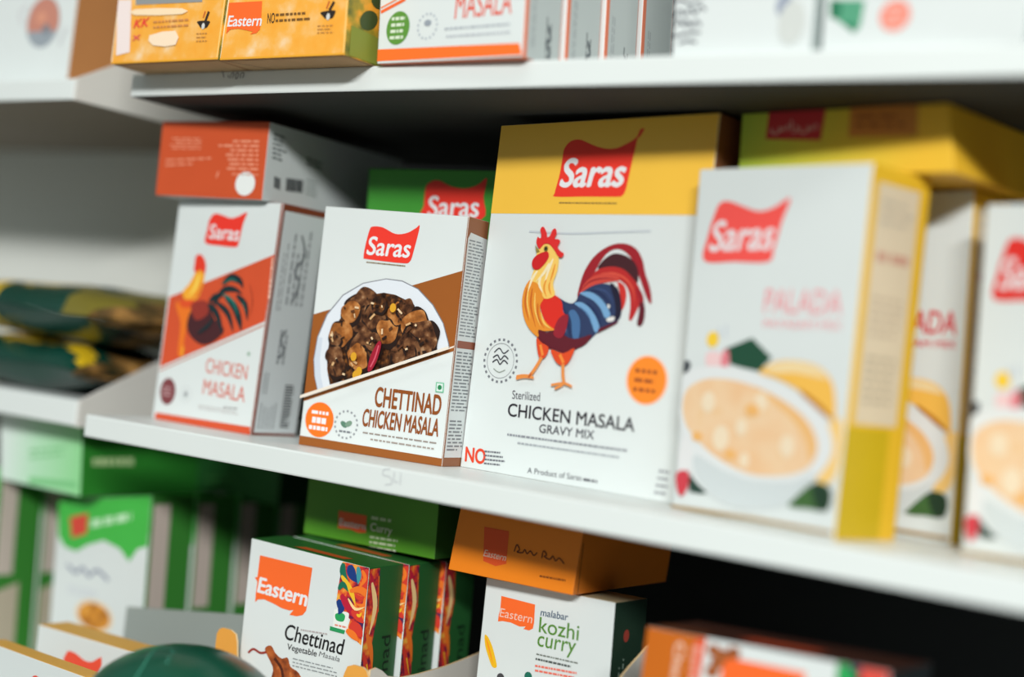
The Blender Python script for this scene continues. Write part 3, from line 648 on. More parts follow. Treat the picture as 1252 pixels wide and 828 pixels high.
# ---- D, E, F: three cartons with a bowl of pudding
YSIDE = mat((226, 182, 44), .42, .4, .04, 40)
def pudding(T, sx, sy, ox=0.0, pale=True):
    fx = lambda l: [(ox + a * sx, b * sy) for a, b in l]
    p = T.front()
    DGN = ink(34, 78, 58); LEM = ink(244, 190, 84)
    p.poly(fx([(25.8,92.5),(45.5,100.2),(60.7,90.3),(52.9,82.2),(40.9,83.3),(29.6,85.0)]), DGN)
    p.poly(fx([(-3.7,83.9),(1.9,83.6),(1.4,78.8),(-3.1,76.9)]), ink(60, 66, 72), 2)
    p.poly(fx([(14.3,90.2),(28.9,89.6),(30.8,83.6),(22.8,82.0),(14.4,82.4)]), ink(240, 206, 206), 3)
    p.ell(fx([(17.0,97.6)])[0], 4.5, 4.5, ink(246, 206, 60)); p.ell(fx([(27.9,86.8)])[0], 3.0, 6, ink(226, 130, 140))
    for a in ([(20.6,104.7),(22.1,98.5)], [(25.9,106.5),(26.5,99.6)]): p.line(fx(a), 1.2, ink(196, 204, 214), 0)
    p.poly(fx([(53.0,81.5),(61.5,87.4),(74.8,89.8),(91.6,88.1),(101.5,81.6),(105.6,71.9),(106.1,60.2),(94.4,67.3),(78.7,75.3),(64.9,79.4)]), LEM, 3)
    p.poly(fx([(57.1,83.1),(62.9,86.9),(74.9,89.3),(90.8,87.5),(99.6,82.1),(92.4,82.4),(77.6,83.5),(66.4,82.4)]), ink(240, 216, 164), 3)
    p.line(fx([(82.5,74.2),(96.3,66.7),(105.7,60.7)]), 3.0, ink(186, 120, 40), 4, True)
    p.poly(fx([(102.3,57.2),(111.6,61.3),(112.2,38.3),(107.7,28.4),(98.9,29.1),(106.3,40.4)]), ink(246, 206, 128), 3)
    p.poly(fx([(11.8,21.6),(17.6,18.5),(28.4,12.9),(12.4,10.7)]), ink(44, 70, 60), 2)
    p.poly(fx([(82.6,13.1),(89.8,20.8),(98.9,27.9),(109.3,25.7),(108.7,14.6),(96.3,13.6)]), ink(66, 104, 56), 2)
    p.poly(fx([(96.6,24.7),(99.8,27.7),(109.3,25.3),(109.0,15.0),(101.6,14.6)]), ink(36, 62, 44), 2)
    p.poly(fx([(-4.0,71.4),(6.3,80.5),(26.8,83.0),(49.1,81.8),(69.0,77.3),(88.7,69.3),(101.1,60.7),(107.2,50.5),(107.3,41.9),(101.3,32.5),(91.6,24.0),(81.9,13.8),(60.5,8.0),(41.8,7.6),(26.5,11.9),(13.2,19.4),(5.9,31.1),(-0.7,49.4)]), ink(226, 231, 231), 3)
    p.poly(fx([(13.4,32.0),(35.0,26.2),(57.3,23.5),(83.5,26.4),(99.1,33.0),(92.1,24.4),(81.9,14.1),(60.4,8.6),(41.7,8.2),(26.7,12.7),(16.1,19.8)]), ink(208, 217, 218), 3)
    PUD = mottled('pudding_print', [(0.35, (238, 196, 150)), (0.6, (240, 208, 168)), (0.8, (236, 190, 130))], 45, .4)
    p.poly(fx([(5.3,46.8),(0.2,57.4),(2.1,67.9),(13.5,74.4),(29.8,76.2),(50.1,74.2),(70.2,68.7),(86.1,61.3),(94.7,53.5),(98.0,45.1),(95.0,36.1),(84.9,30.4),(70.3,27.2),(53.0,26.5),(34.4,30.7),(19.0,37.4)]), PUD, 3)
    p.poly(fx([(50.2,74.1),(70.2,68.7),(86.1,61.3),(94.7,53.5),(98.0,45.1),(93.9,38.1),(89.7,48.5),(79.0,59.1),(64.8,66.7)]), ink(238, 188, 122), 3)
    for c, r in zip(fx([(57.2,65.9),(78.3,44.3),(31.5,43.5),(19.5,62.4),(45.5,51.1),(50.0,33.4)]), (4.5, 5, 6, 5, 4, 3.5)): p.ell(c, r, r * 1.2, ink(240, 222, 192), 14)
    for c, r in zip(fx([(14.0,42.3),(39.8,35.2),(52.0,60.9)]), (4, 4, 5)): p.ell(c, r, r * .7, ink(240, 184, 110), 14)
    p.poly(fx([(1.8,38.5),(8.7,42.5),(11.8,31.8),(10.8,21.5),(2.8,20.4)]), ink(228, 230, 230), 2)
    p.poly(fx([(1.5,20.3),(10.6,22.2),(11.2,12.9),(6.9,7.2),(2.8,11.7)]), ink(206, 64, 76), 2)
    p.ell(fx([(-5.6,29.7)])[0], 1.8, 2.6, ink(80, 86, 92), 10)
    p.line(fx([(-0.4,0.8),(60.3,2.9),(113.7,3.4)]), 2.0, ink(170, 140, 90), 0)
    p.build('pudding_picture', T.root, 'white bowl of pale pudding beside yellow fruit')
    p = T.front(2)
    saras(p, fx([(3.8,142.0),(4.7,156.2),(7.6,167.5),(11.0,174.9),(18.3,175.9),(29.6,172.7),(40.7,170.2),(50.9,172.3),(61.5,177.3),(57.5,164.7),(54.0,149.8),(50.9,142.4),(26.8,141.9)]),
          fx([(6.7,147.4),(51.7,149.2),(9.5,164.7)]), None, RED_GLARE if pale else ink(226, 50, 44), 0.02)
    p.build('logo', T.root, 'red wavy-topped logo with white lettering')
    p = T.front(2)
    PK = ink(240, 152, 158) if pale else ink(214, 56, 66)  # the paler title and logo inks have glare painted into the colour
    p.text('PALADA', fx([(51.3,114.7),(103.2,115.6),(51.6,127.5)]), PK, 0.0 if pale else 0.02)
    p.text('PAYASAM MIX', fx([(52.5,106.4),(104.2,107.9),(52.6,110.7)]), PK, 0.0 if pale else .015)
    p.build('title_lettering', T.root, 'red title with glare painted into its pale ink' if pale else 'red title')
def yellow_side(T, seed):
    p = T.side(); d = T.d * 1000; h = T.B['TR'][1] * 1000
    p.poly([(d * .12, h * .31), (d * .82, h * .31), (d * .82, h * .955), (d * .12, h * .955)], mat((214, 200, 172), .45, .35, .04, 40))
    p.poly([(.4, 1), (d * .72, 1), (d * .72, h * .30), (.4, h * .30)], mat((196, 168, 26), .4, .4, .04, 40))
    p.rows([(d * .2, h * .36), (d * .74, h * .36), (d * .2, h * .50)], 6, ink(176, 164, 140), .4, seed, .2, .3)
    p.rows([(d * .2, h * .54), (d * .74, h * .54), (d * .2, h * .66)], 5, ink(188, 172, 148), .4, seed + 1, .2, .3)
    p.rows([(d * .2, h * .74), (d * .74, h * .74), (d * .2, h * .78)], 1, ink(196, 150, 130), .6, seed + 2, 0, .5)
    p.rows([(d * .2, h * .84), (d * .74, h * .84), (d * .2, h * .92)], 3, ink(190, 180, 160), .4, seed + 3, .2, .4)
    p.build('side_panel_print', T.root, 'beige text panel over olive-yellow base')
D = Carton('spice_carton', 'white pudding carton with wide yellow side, beside the rooster carton', dict(org=(-0.4103,0.0470,0.0000), yaw=-14.00, d=0.0523, BL=(0.0000,0.0000), BR=(0.1140,0.0000), TR=(0.1132,0.1950), TL=(-0.0073,0.1949)), WHITE, YSIDE, YSIDE)
pudding(D, 1, 1); yellow_side(D, 61)
E_ = Carton('spice_carton', 'white pudding carton mostly hidden behind the wide yellow side of its neighbour', dict(org=(-0.3721,0.1224,0.0000), yaw=-12.00, d=0.0400, BL=(0.0000,0.0000), BR=(0.1076,0.0000), TR=(0.0995,0.1947), TL=(-0.0050,0.1920)), WHITE, YSIDE, YSIDE)
pudding(E_, 0.1076 / 0.114, 0.193 / 0.195, 0, False); yellow_side(E_, 71)
F_ = Carton('spice_carton', 'white pudding carton cut off by the right edge of the photo', dict(org=(-0.2489,0.0650,0.0000), yaw=-14.00, d=0.0450, BL=(0.0000,0.0000), BR=(0.0895,0.0000), TR=(0.0860,0.1832), TL=(-0.0067,0.1818)), WHITE, YSIDE, YSIDE)
pudding(F_, 0.0895 / 0.114, 0.182 / 0.195, 0, False); yellow_side(F_, 81)

# ---- Y: yellow-green carton lying on top
Y = Carton('spice_carton', 'yellow-green carton lying across the tops of the pudding cartons', dict(org=(-0.4064,0.0750,0.1958), yaw=-10.00, d=0.1000, BL=(0.0000,0.0000), BR=(0.1394,0.0000), TR=(0.1319,0.0367), TL=(-0.0018,0.0367)),
           gradient('lime_to_amber', 0, 0.0, 0.12, [(0.0, (176, 208, 74)), (0.35, (208, 208, 70)), (1.0, (244, 196, 60))]), mat((236, 186, 50), .45), mat((200, 190, 60), .45))
p = Y.front()
p.poly([(17.2,21.1),(17.4,39.5),(56.5,38.4),(55.0,19.3)], ink(190, 50, 60))
p.text('سراس'[::-1], [(20.3,23.8),(52.0,23.5),(20.1,31.6)], ink(226, 200, 196))
p.build('logo', Y.root, 'dark red block with white script')
p = Y.front()
p.poly([(73.0,20.5),(115.6,19.7),(114.4,36.4),(72.1,37.7)], ink(206, 138, 62))
p.rows([(77.2,24.7),(111.9,23.7),(76.8,34.1)], 2, ink(150, 84, 40), .4, 4, .2, .3)
p.build('picture_panel', Y.root, 'brown-orange block')

# ================================================================== UPPER SHELF
M = Carton('spice_carton', 'white carton with green badge and orange bottom edge, foremost of the grey-sided upper row', dict(org=(-0.6272,-0.0040,0.2500), yaw=-2.00, d=0.0365, BL=(0.0000,0.0000), BR=(0.1162,0.0000), TR=(0.1056,0.1600), TL=(-0.0132,0.1600)), WHITE, mat((226, 130, 100), .5, .35, .03, 30), mat((226, 130, 100), .5), group='row of grey-sided cartons on the upper shelf')
p = M.front()
OM = ink(248, 116, 44)
p.poly([(-1.3,9.2),(112.8,8.2),(116.0,1.2),(-0.1,1.6)], OM)
p.line([(-1.5,33.0),(18.4,40.1)], 2.2, ink(236, 104, 50), 0); p.line([(-1.9,35.7),(11.4,40.6)], 1.0, ink(236, 130, 80), 0)
p.build('orange_panel', M.root, 'orange bottom band')
p = M.front(2)
p.text('MASALA', [(60.7,25.1),(104.4,26.0),(60.3,41.0)], ink(226, 88, 66), 0.0)
p.rows([(54.0,17.7),(104.6,18.1),(53.4,21.3)], 1, ink(178, 186, 192), .4, 3, 0, .07)
p.rows([(55.9,13.1),(105.3,13.4),(55.5,16.4)], 1, ink(186, 192, 198), .4, 4, 0, .07)
p.build('title_lettering', M.root, 'red-orange capitals')
p = M.front(2)
c0 = [(14.8,22.1)][0]
p.ell(c0, 9.7, 10.6, ink(92, 148, 60))
p.rows([(c0[0] - 6, c0[1] - 8), (c0[0] + 6, c0[1] - 8), (c0[0] - 6, c0[1] + 8)], 4, ink(214, 228, 206), .5, 5, .1, .3)
p.build('round_badge', M.root, 'green round badge')
p = M.front(2)
c0 = [(39.4,22.0)][0]
p.ring(c0, 8.4, 1.3, ink(176, 186, 194), 30, True); p.ell((c0[0], c0[1] + 2), 3, 2, ink(150, 160, 170))
p.build('round_stamp', M.root, 'grey ring-shaped stamp')
def grey_side(T, seed, q0=.1, q1=.97):
    p = T.side(); d = T.d * 1000; h = T.B['TR'][1] * 1000
    p.poly([(d * q0, .5), (d * q1, .5), (d * q1, h - 1), (d * q0, h - 1)], mat((188, 198, 196), .5, .35, .03, 30))
    r = random.Random(seed)
    x = d * (.66 if seed % 2 else .5)
    p.line([(x, 4 + r.uniform(0, 4)), (x + 2, 9), (x - 2, 13), (x + 2, 17), (x - 1, 24)], 2.2, ink(92, 100, 104))
    p.rows([(x + 4, 4), (x + 4, 30), (x - 4, 4)], 2, ink(120, 128, 130), .3, seed, .5, .2)
    p.rows([(d * .3, 8), (d * .3, 50), (d * .18, 8)], 2, ink(160, 168, 170), .4, seed + 5, .5, .15)
    return p.build('side_lettering', T.root, 'grey side panel with dark script')
grey_side(M, 3)
mb = dict(org=(-0.6272,-0.0040,0.2500), yaw=-2.00, d=0.0365, BL=(0.0000,0.0000), BR=(0.1162,0.0000), TR=(0.1056,0.1600), TL=(-0.0132,0.1600)); mo = Vector(mb['org'])
dirv = Vector((-sin(radians(mb['yaw'])), cos(radians(mb['yaw'])), 0))
for k, lb in enumerate(('second carton back in the grey-sided row on the upper shelf', 'third carton back in the grey-sided row on the upper shelf', 'rearmost carton of the grey-sided row on the upper shelf')):
    copy_thing(M.root, mo + dirv * (mb['d'] + 0.002) * (k + 1) + Vector((0.002 * (k + 1), 0, 0)), lb)

GOLD = mottled('amber_print', [(0.30, (255, 166, 52)), (0.50, (255, 176, 72)), (0.62, (253, 192, 116)), (0.78, (250, 216, 176))], 55, .42)
def amber(label, Bx):
    T = Carton('spice_carton', label, Bx, GOLD, mottled('amber_leaf_print', [(0.34, (74, 92, 40)), (0.5, (160, 140, 44)), (0.62, (232, 160, 48))], 60, .45), mat((240, 170, 70), .5), bottom=KRAFT, group='amber cartons at the left of the upper shelf')
    p = T.front(); w = T.B['BR'][0] * 1000
    p.line([(.6, .6), (T.B['TL'][0] * 1000 + .6, 59)], 1.4, ink(250, 228, 190), 0)
    p.line([(w - .8, .6), (T.B['TR'][0] * 1000 - .8, 59)], 1.2, ink(252, 206, 120), 0)
    p.line([(0, 1), (w, 1)], 1.2, ink(236, 170, 50), 0)
    p.build('edge_trim', T.root, 'pale yellow edges')
    p = T.bot(); dd = T.d * 1000
    p.poly([(1, 2), (w - 1, 2), (w - 4, 40), (4, 40)], mat((190, 156, 116), .8, .2, .1, 80))
    p.line([(2, 40), (w - 2, 40)], .9, ink(70, 52, 40), 0); p.line([(6, 2), (30, 40)], .8, ink(96, 70, 50), 0)
    p.build('bottom_flap', T.root, 'brown kraft bottom flap')
    return T
def mortar(T, pts_bowl, pestle, handle, small):
    p = T.front(3)
    p.poly(pts_bowl, ink(46, 38, 34), 3); p.line(pestle, 2.2, ink(60, 44, 34), 0); p.line(handle, 1.0, ink(190, 90, 50), 0)
    c = (sum(a[0] for a in pts_bowl) / len(pts_bowl), sum(a[1] for a in pts_bowl) / len(pts_bowl))
    p.ell((c[0], c[1] - 1), 1.6, 2.2, ink(214, 214, 210), 12)
    p.rows(small, 3, ink(196, 140, 70), .35, 4, .2, .3)
    p.build('mortar_picture', T.root, 'small dark mortar and pestle')
Y1 = amber('amber carton with faded red print, leftmost on the upper middle shelf', dict(org=(-0.8547,-0.0300,0.2500), yaw=0.00, d=0.1300, BL=(0.0000,0.0000), BR=(0.1097,0.0000), TR=(0.1113,0.0600), TL=(0.0005,0.0600)))
mortar(Y1, [(85.8,26.9),(97.5,26.6),(97.1,23.9),(94.8,21.9),(89.9,22.2),(87.6,24.3)], [(93.6,26.7),(96.0,33.0)], [(91.1,29.1),(92.4,33.5)], [(87.2,12.0),(98.8,11.9),(86.1,19.7)])
p = Y1.front(3)
p.poly([(19.9,41.5),(88.3,40.0),(86.9,48.6),(18.1,51.8)], ink(146, 150, 150))
p.poly([(-0.1,46.1),(14.8,45.3),(19.4,8.1),(5.1,6.1)], ink(240, 226, 222))
p.text('KK', [(20.5,24.9),(35.4,25.7),(22.4,31.0)], ink(232, 70, 62), 0.02)
p.text('x', [(20.5,16.1),(29.0,16.6),(20.9,19.6)], ink(226, 96, 90), 0.01)
p.rows([(41.8,22.7),(79.2,22.8),(40.8,30.2)], 2, ink(206, 140, 80), .35, 4, .2, .12)
p.poly([(20.4,38.3),(69.2,36.5),(69.9,32.5),(20.5,34.1)], ink(248, 224, 186), 2)
p.poly([(38.8,19.1),(65.2,21.2),(66.9,11.5),(43.7,11.9)], ink(250, 226, 196), 2)
p.build('front_lettering', Y1.root, 'faded red letters and grey block')
Y2 = amber('amber carton with orange logo block, second from the left on the upper middle shelf', dict(org=(-0.7459,-0.0280,0.2500), yaw=0.00, d=0.1300, BL=(0.0000,0.0000), BR=(0.1128,0.0000), TR=(0.1094,0.0600), TL=(0.0031,0.0600)))
mortar(Y2, [(88.7,28.2),(100.5,28.8),(100.5,25.8),(98.8,23.8),(93.7,23.7),(90.7,25.6)], [(95.9,29.0),(99.2,34.3)], [(93.3,30.2),(95.0,34.9)], [(87.7,14.0),(102.6,13.8),(87.0,20.5)])
p = Y2.front(3)
p.poly([(3.4,38.6),(34.7,38.1),(35.8,24.6),(35.6,19.4),(32.6,17.0),(27.0,16.5),(29.4,18.1),(23.6,19.3),(15.2,20.8),(7.7,20.5),(4.1,17.8),(4.3,22.2),(4.0,29.0)], ORANGE, 0)
p.text('Eastern', [(4.7,22.6),(36.2,21.8),(5.3,29.7)], LOGOW, 0.02)
p.build('logo', Y2.root, 'orange speech-bubble logo with white lettering')
p = Y2.front(3)
p.text('NO', [(41.8,23.2),(48.4,23.1),(41.3,29.8)], ink(70, 56, 40), 0.01)
p.rows([(49.5,22.6),(82.1,22.5),(48.6,30.2)], 2, ink(120, 84, 40), .4, 4, .25, .14)
p.build('front_lettering', Y2.root, 'dark small print')
p = Y2.side()
for c, rx, ry in ((( 20, 27), 9, 6), ((48, 24), 7, 8), ((30, 44), 10, 7), ((70, 40), 8, 9)): p.ell(c, rx, ry, ink(62, 78, 40), 16, .5)
p.poly([(4, 1), (60, 1), (60, 16), (4, 20)], ink(128, 138, 54)); p.poly([(62, 1), (128, 1), (128, 20), (62, 16)], ink(70, 74, 44))
p.build('side_print', Y2.root, 'dark green leaf print')

T1 = Carton('spice_carton', 'white carton with round picture and brown side, top left corner', dict(org=(-1.1625,0.0400,0.2500), yaw=0.00, d=0.0600, BL=(0.0000,0.0000), BR=(0.1657,0.0000), TR=(0.1684,0.1500), TL=(-0.0163,0.1500)), WHITE, mat((178, 122, 72), .55, .3, .06, 30), WHITE)
p = T1.front()
c0, c1 = [(125.9,56.2),(121.9,77.4)]
r = abs(c1[1] - c0[1])
p.ell(c0, r * 1.02, r, ink(150, 160, 168))
p.poly([(c0[0] + r * .98 * cos(t), c0[1] + r * .97 * sin(t)) for t in [pi * (-.12 + 1.24 * j / 20) for j in range(21)]], ink(196, 134, 116))
p.ell((c0[0] - 3, c0[1] + 4), 7, 5, ink(214, 150, 124)); p.ell((c0[0] + 5, c0[1] - 6), 5, 4, ink(124, 130, 138))
p.build('round_picture', T1.root, 'round orange and grey picture')
p = T1.front()
p.line([(102.2,71.7),(92.6,63.9),(98.7,55.4)], 3, ink(206, 208, 210)); p.line([(157.8,50.1),(153.0,42.3),(150.0,35.8)], 3, ink(196, 200, 202))
p.build('front_lettering', T1.root, 'pale grey print')

W1 = Carton('spice_carton', 'plain white carton with handwriting-like print, right of the grey-sided row', dict(org=(-0.4212,0.0100,0.2500), yaw=-3.00, d=0.0500, BL=(0.0000,0.0000), BR=(0.0856,0.0000), TR=(0.0814,0.1500), TL=(-0.0102,0.1500)), WHITE, mat((170, 182, 180), .5), WHITE)
p = W1.front()
rn = random.Random(4)
for (x0, x1, y) in ((835, 860, 5), (824, 860, 16), (825, 860, 30)):
    pass
for s in ([(-2.9,32.0),(2.5,33.2),(8.4,30.5),(15.5,32.4)], [(-0.9,23.9),(2.3,27.7),(5.5,24.3),(8.7,28.1),(11.9,24.7),(15.0,28.5),(18.9,26.6)], [(0.7,18.3),(2.1,22.2),(5.9,18.4),(7.7,21.5),(10.9,17.7),(13.3,20.7),(16.9,18.1)], [(-0.1,12.7),(8.6,14.2),(16.9,14.2)], [(3.8,8.6),(9.2,9.9),(15.2,8.8)]):
    p.line(s, 1.3, ink(64, 70, 84), 6)
p.line([(-1.3,4.9),(-2.4,33.6)], 1.2, ink(110, 120, 130), 0)
p.ell([(67.7,25.8)][0], 5, 6, ink(150, 160, 178), 16); p.ell([(73.0,16.5)][0], 8, 12, ink(206, 212, 208), 16)
p.build('front_lettering', W1.root, 'dark script lines')
W2 = Carton('spice_carton', 'white carton with green emblem and red spot, top right corner', dict(org=(-0.3317,0.0100,0.2500), yaw=-5.00, d=0.0500, BL=(0.0000,0.0000), BR=(0.1085,0.0000), TR=(0.1126,0.1500), TL=(-0.0073,0.1500)), WHITE, SIDEW, WHITE)
p = W2.front()
p.poly([(3.1,28.3),(4.5,20.8),(9.2,16.1),(17.9,10.4),(21.1,13.1),(22.3,26.9)], ink(86, 160, 126))
p.poly([(2.0,28.4),(7.7,28.0),(9.3,22.0),(7.3,17.7),(3.0,19.4)], ink(40, 118, 84)); p.poly([(10.8,16.0),(17.4,14.8),(19.4,11.7),(17.7,9.9)], ink(50, 130, 96))
p.build('emblem', W2.root, 'green emblem')
p = W2.front()
c0, c1 = [(39.9,17.6),(48.3,17.0)]
p.ell(c0, abs(c1[0] - c0[0]), abs(c1[0] - c0[0]) * .96, ink(238, 140, 122)); p.rows([(c0[0] - 5, c0[1] - 6), (c0[0] + 5, c0[1] - 6), (c0[0] - 5, c0[1] + 6)], 3, ink(240, 190, 176), .4, 3, .2, .4)
p.build('red_spot', W2.root, 'salmon round spot')

# ================================================================== BOTTOM SHELF
GRN = mat((36, 92, 46), .42, .4, .05, 30, 'bottle_green_card')
SPICE = [ink(24, 110, 84), ink(240, 192, 44), ink(26, 58, 126), ink(188, 30, 58), ink(240, 120, 40), ink(214, 60, 46), ink(64, 150, 160), ink(250, 214, 150)]
SPB = mottled('spice_print', [(0.28, (26, 50, 100)), (0.40, (120, 24, 60)), (0.50, (214, 60, 46)), (0.60, (240, 140, 50)), (0.72, (236, 196, 80))], 110, .4, 3)
def spice_front(p, region, strokes):
    p.poly(region, SPB)
    for s, w, k in strokes: p.line(s, w, SPICE[k], 5, True)
G = Carton('spice_carton', 'white carton with orange logo and colourful spice strip, foremost of the dark green row', dict(org=(-0.7207,0.0300,-0.2380), yaw=6.00, d=0.0400, BL=(0.0000,0.0000), BR=(0.1020,0.0000), TR=(0.0974,0.1668), TL=(-0.0024,0.1706)), WHITE, GRN, mat((48, 116, 52), .42, .4, .05, 30), group='row of dark green sided cartons on the bottom shelf')
p = G.front()
spice_front(p, [(75.8,167.2),(97.5,166.7),(97.7,116.1),(93.2,118.5),(88.3,120.8),(85.0,122.1),(86.8,131.1),(75.7,137.2),(74.2,141.6),(74.6,152.1)],
   [([(76.5,166.4),(77.2,159.5),(84.2,150.3)], 5, 0), ([(75.9,158.1),(84.2,150.3),(89.8,140.9)], 4, 1), ([(82.0,166.1),(84.1,160.7),(89.1,155.8)], 7, 2), ([(88.4,166.0),(89.9,160.5),(89.9,154.8)], 4, 6),
    ([(94.8,165.4),(97.2,158.3),(93.9,152.0)], 6, 5), ([(92.1,164.4),(95.0,159.1),(90.9,152.6)], 3, 4), ([(75.1,148.7),(78.1,152.7),(82.9,148.9)], 4, 0), ([(75.3,141.8),(78.8,137.7),(77.3,132.8)], 6, 2),
    ([(77.7,145.7),(85.9,137.9),(96.8,130.7)], 6, 3), ([(84.3,149.2),(91.1,151.5),(97.8,149.2),(96.6,142.1),(89.6,142.0)], 5, 4), ([(83.6,144.4),(90.1,138.6),(97.5,141.1)], 2, 7), ([(87.5,137.0),(93.6,133.5),(98.2,130.9)], 5, 5),
    ([(87.3,127.7),(93.3,125.4),(98.1,121.7)], 9, 5), ([(85.0,123.8),(91.0,121.5),(95.7,118.4)], 5, 4), ([(91.9,135.5),(94.1,134.8),(95.9,137.4)], 2, 1), ([(88.8,147.6),(93.3,146.1),(96.6,147.8)], 3, 5)])
p.build('spice_picture', G.root, 'colourful swirl of spices')
p = G.front(2)
p.poly([(6.8,160.3),(51.8,159.1),(51.0,136.3),(50.7,130.3),(48.2,126.9),(43.3,125.2),(37.3,125.1),(40.2,128.9),(36.9,127.9),(30.1,128.3),(22.2,130.2),(14.4,131.5),(9.2,130.4),(7.2,128.2),(6.9,133.8),(7.2,142.3),(4.5,144.6),(6.7,145.4)], ORANGE)
p.text('Eastern', [(8.2,135.4),(50.0,133.1),(9.3,145.6)], LOGOW, 0.03)
p.build('logo', G.root, 'orange speech-bubble logo with white lettering')
p = G.front(2)
p.text('Chettinad', [(34.8,108.5),(83.4,107.1),(36.0,118.9)], ink(28, 28, 30), 0.012)
p.text('Vegetable', [(38.3,100.8),(63.1,100.8),(38.7,106.1)], ink(44, 44, 46), 0.008); p.text('Masala', [(65.2,102.8),(82.3,102.3),(65.9,106.2)], ink(110, 112, 114))
p.rows([(44.7,91.3),(84.1,91.5),(44.3,98.3)], 3, ink(140, 146, 148), .3, 4, .25, .1)
p.rows([(48.3,116.2),(70.4,117.4),(48.2,118.1)], 1, ink(180, 170, 170), .5, 4, 0, .1)
p.build('title_lettering', G.root, 'black italic title')
p = G.front(2)
p.poly([(73.3,135.6),(85.4,135.2),(86.0,122.9),(73.9,123.1)], ink(232, 238, 232)); p.poly([(74.6,132.3),(79.3,134.1),(82.6,132.7),(81.5,128.7),(76.0,128.7)], ink(40, 160, 90), 3)
p.poly([(71.5,123.9),(83.9,123.4),(83.4,120.8),(71.6,121.1)], ink(40, 150, 90)); p.rows([(75.2,124.3),(85.0,124.3),(75.2,126.6)], 1, ink(226, 140, 120), .5, 3, 0, .3)
p.build('green_mark', G.root, 'small green leaf mark')
p = G.front(2)
cin = mottled('cinnamon_print', [(0.3, (96, 44, 28)), (0.55, (178, 92, 44)), (0.75, (226, 150, 84))], 120, .45)
p.poly([(20.0,98.7),(24.8,102.0),(29.1,97.9),(34.9,95.2),(39.9,96.7),(43.2,91.2),(50.8,88.3),(55.2,78.4),(29.1,72.9),(29.0,86.0),(25.8,91.3)], cin, 3)
p.line([(6.2,93.4),(10.3,96.8),(16.6,95.4),(21.7,97.0)], 1.6, ink(150, 50, 40)); p.line([(29.0,94.3),(35.8,88.5),(38.5,80.8)], 2.2, ink(80, 36, 24))
p.build('spice_sticks_picture', G.root, 'brown whole spices')
p = G.side()
d = G.d * 1000; h = G.B['TR'][1] * 1000
reg = [(0.3, h - 1), (d * .30, h - 1), (d * .36, h * .84), (d * .26, h * .70), (d * .34, h * .56), (d * .26, h * .44), (.3, h * .34)]
p.poly(reg, SPB, 0)
for s, w, k in (([(2, h - 4), (7, h - 18), (11, h - 34)], 5, 3), ([(4, h - 10), (10, h - 26), (6, h - 44)], 5, 7), ([(3, h * .74), (9, h * .68), (13, h * .60)], 5, 4), ([(2, h * .66), (8, h * .56), (5, h * .50)], 6, 5), ([(6, h * .62), (11, h * .55)], 4, 1), ([(3, h * .5), (7, h * .44)], 5, 3), ([(11, h - 6), (14, h - 30)], 3, 4)):
    p.line(s, w, SPICE[k], 5, True)
p.poly([(.2, 1), (2.0, 1), (2.0, h * .36), (.2, h * .36)], ink(214, 220, 214))
p.text('Chettinad', [(d * .78, h * .30), (d * .78, h * .72), (d * .52, h * .30)], ink(16, 40, 24), 0.0)
p.build('side_print', G.root, 'spice strip and dark vertical lettering')
p = G.top()
p.poly([(30, 6), (72, 6), (74, 14), (34, 14)], ink(214, 96, 40)); p.build('top_logo', G.root, 'orange block on the lid')
gb = dict(org=(-0.7207,0.0300,-0.2380), yaw=6.00, d=0.0400, BL=(0.0000,0.0000), BR=(0.1020,0.0000), TR=(0.0974,0.1668), TL=(-0.0024,0.1706)); go = Vector(gb['org']); gd = Vector((-sin(radians(gb['yaw'])), cos(radians(gb['yaw'])), 0))
for k, lb in enumerate(('middle carton of the dark green sided row on the bottom shelf', 'rearmost carton of the dark green sided row on the bottom shelf')):
    copy_thing(G.root, go + gd * (gb['d'] + 0.0015) * (k + 1) + Vector((0.004 * (k + 1), 0, 0)), lb)

Q = Carton('spice_carton', 'green carton with small orange logo lying on the dark green row', dict(org=(-0.7301,0.0880,-0.0668), yaw=4.00, d=0.1000, BL=(0.0000,0.0000), BR=(0.1155,0.0000), TR=(0.1137,0.0433), TL=(-0.0005,0.0433)), mat((84, 150, 40), .42, .4, .05, 30), mat((48, 96, 36), .5), mat((60, 120, 40), .5))
p = Q.front()
p.poly([(29.6,20.6),(54.7,20.7),(55.7,8.9),(48.6,7.8),(41.6,9.2),(30.8,8.1)], ink(240, 100, 50)); p.text('Eastern', [(31.8,10.6),(55.0,10.6),(31.5,15.4)], LOGOW, .01)
p.build('logo', Q.root, 'orange logo with white lettering')
p = Q.front()
p.text('Curry', [(59.2,9.4),(77.9,9.2),(59.1,16.6)], ink(226, 232, 214), .015)
p.rows([(60.2,-2.2),(84.4,-1.3),(59.4,8.4)], 3, ink(206, 220, 190), .4, 5, .1, .2); p.rows([(58.9,17.8),(76.2,18.1),(58.9,22.3)], 1, ink(190, 210, 170), .5, 3, 0, .4)
p.build('front_lettering', Q.root, 'white small lettering')

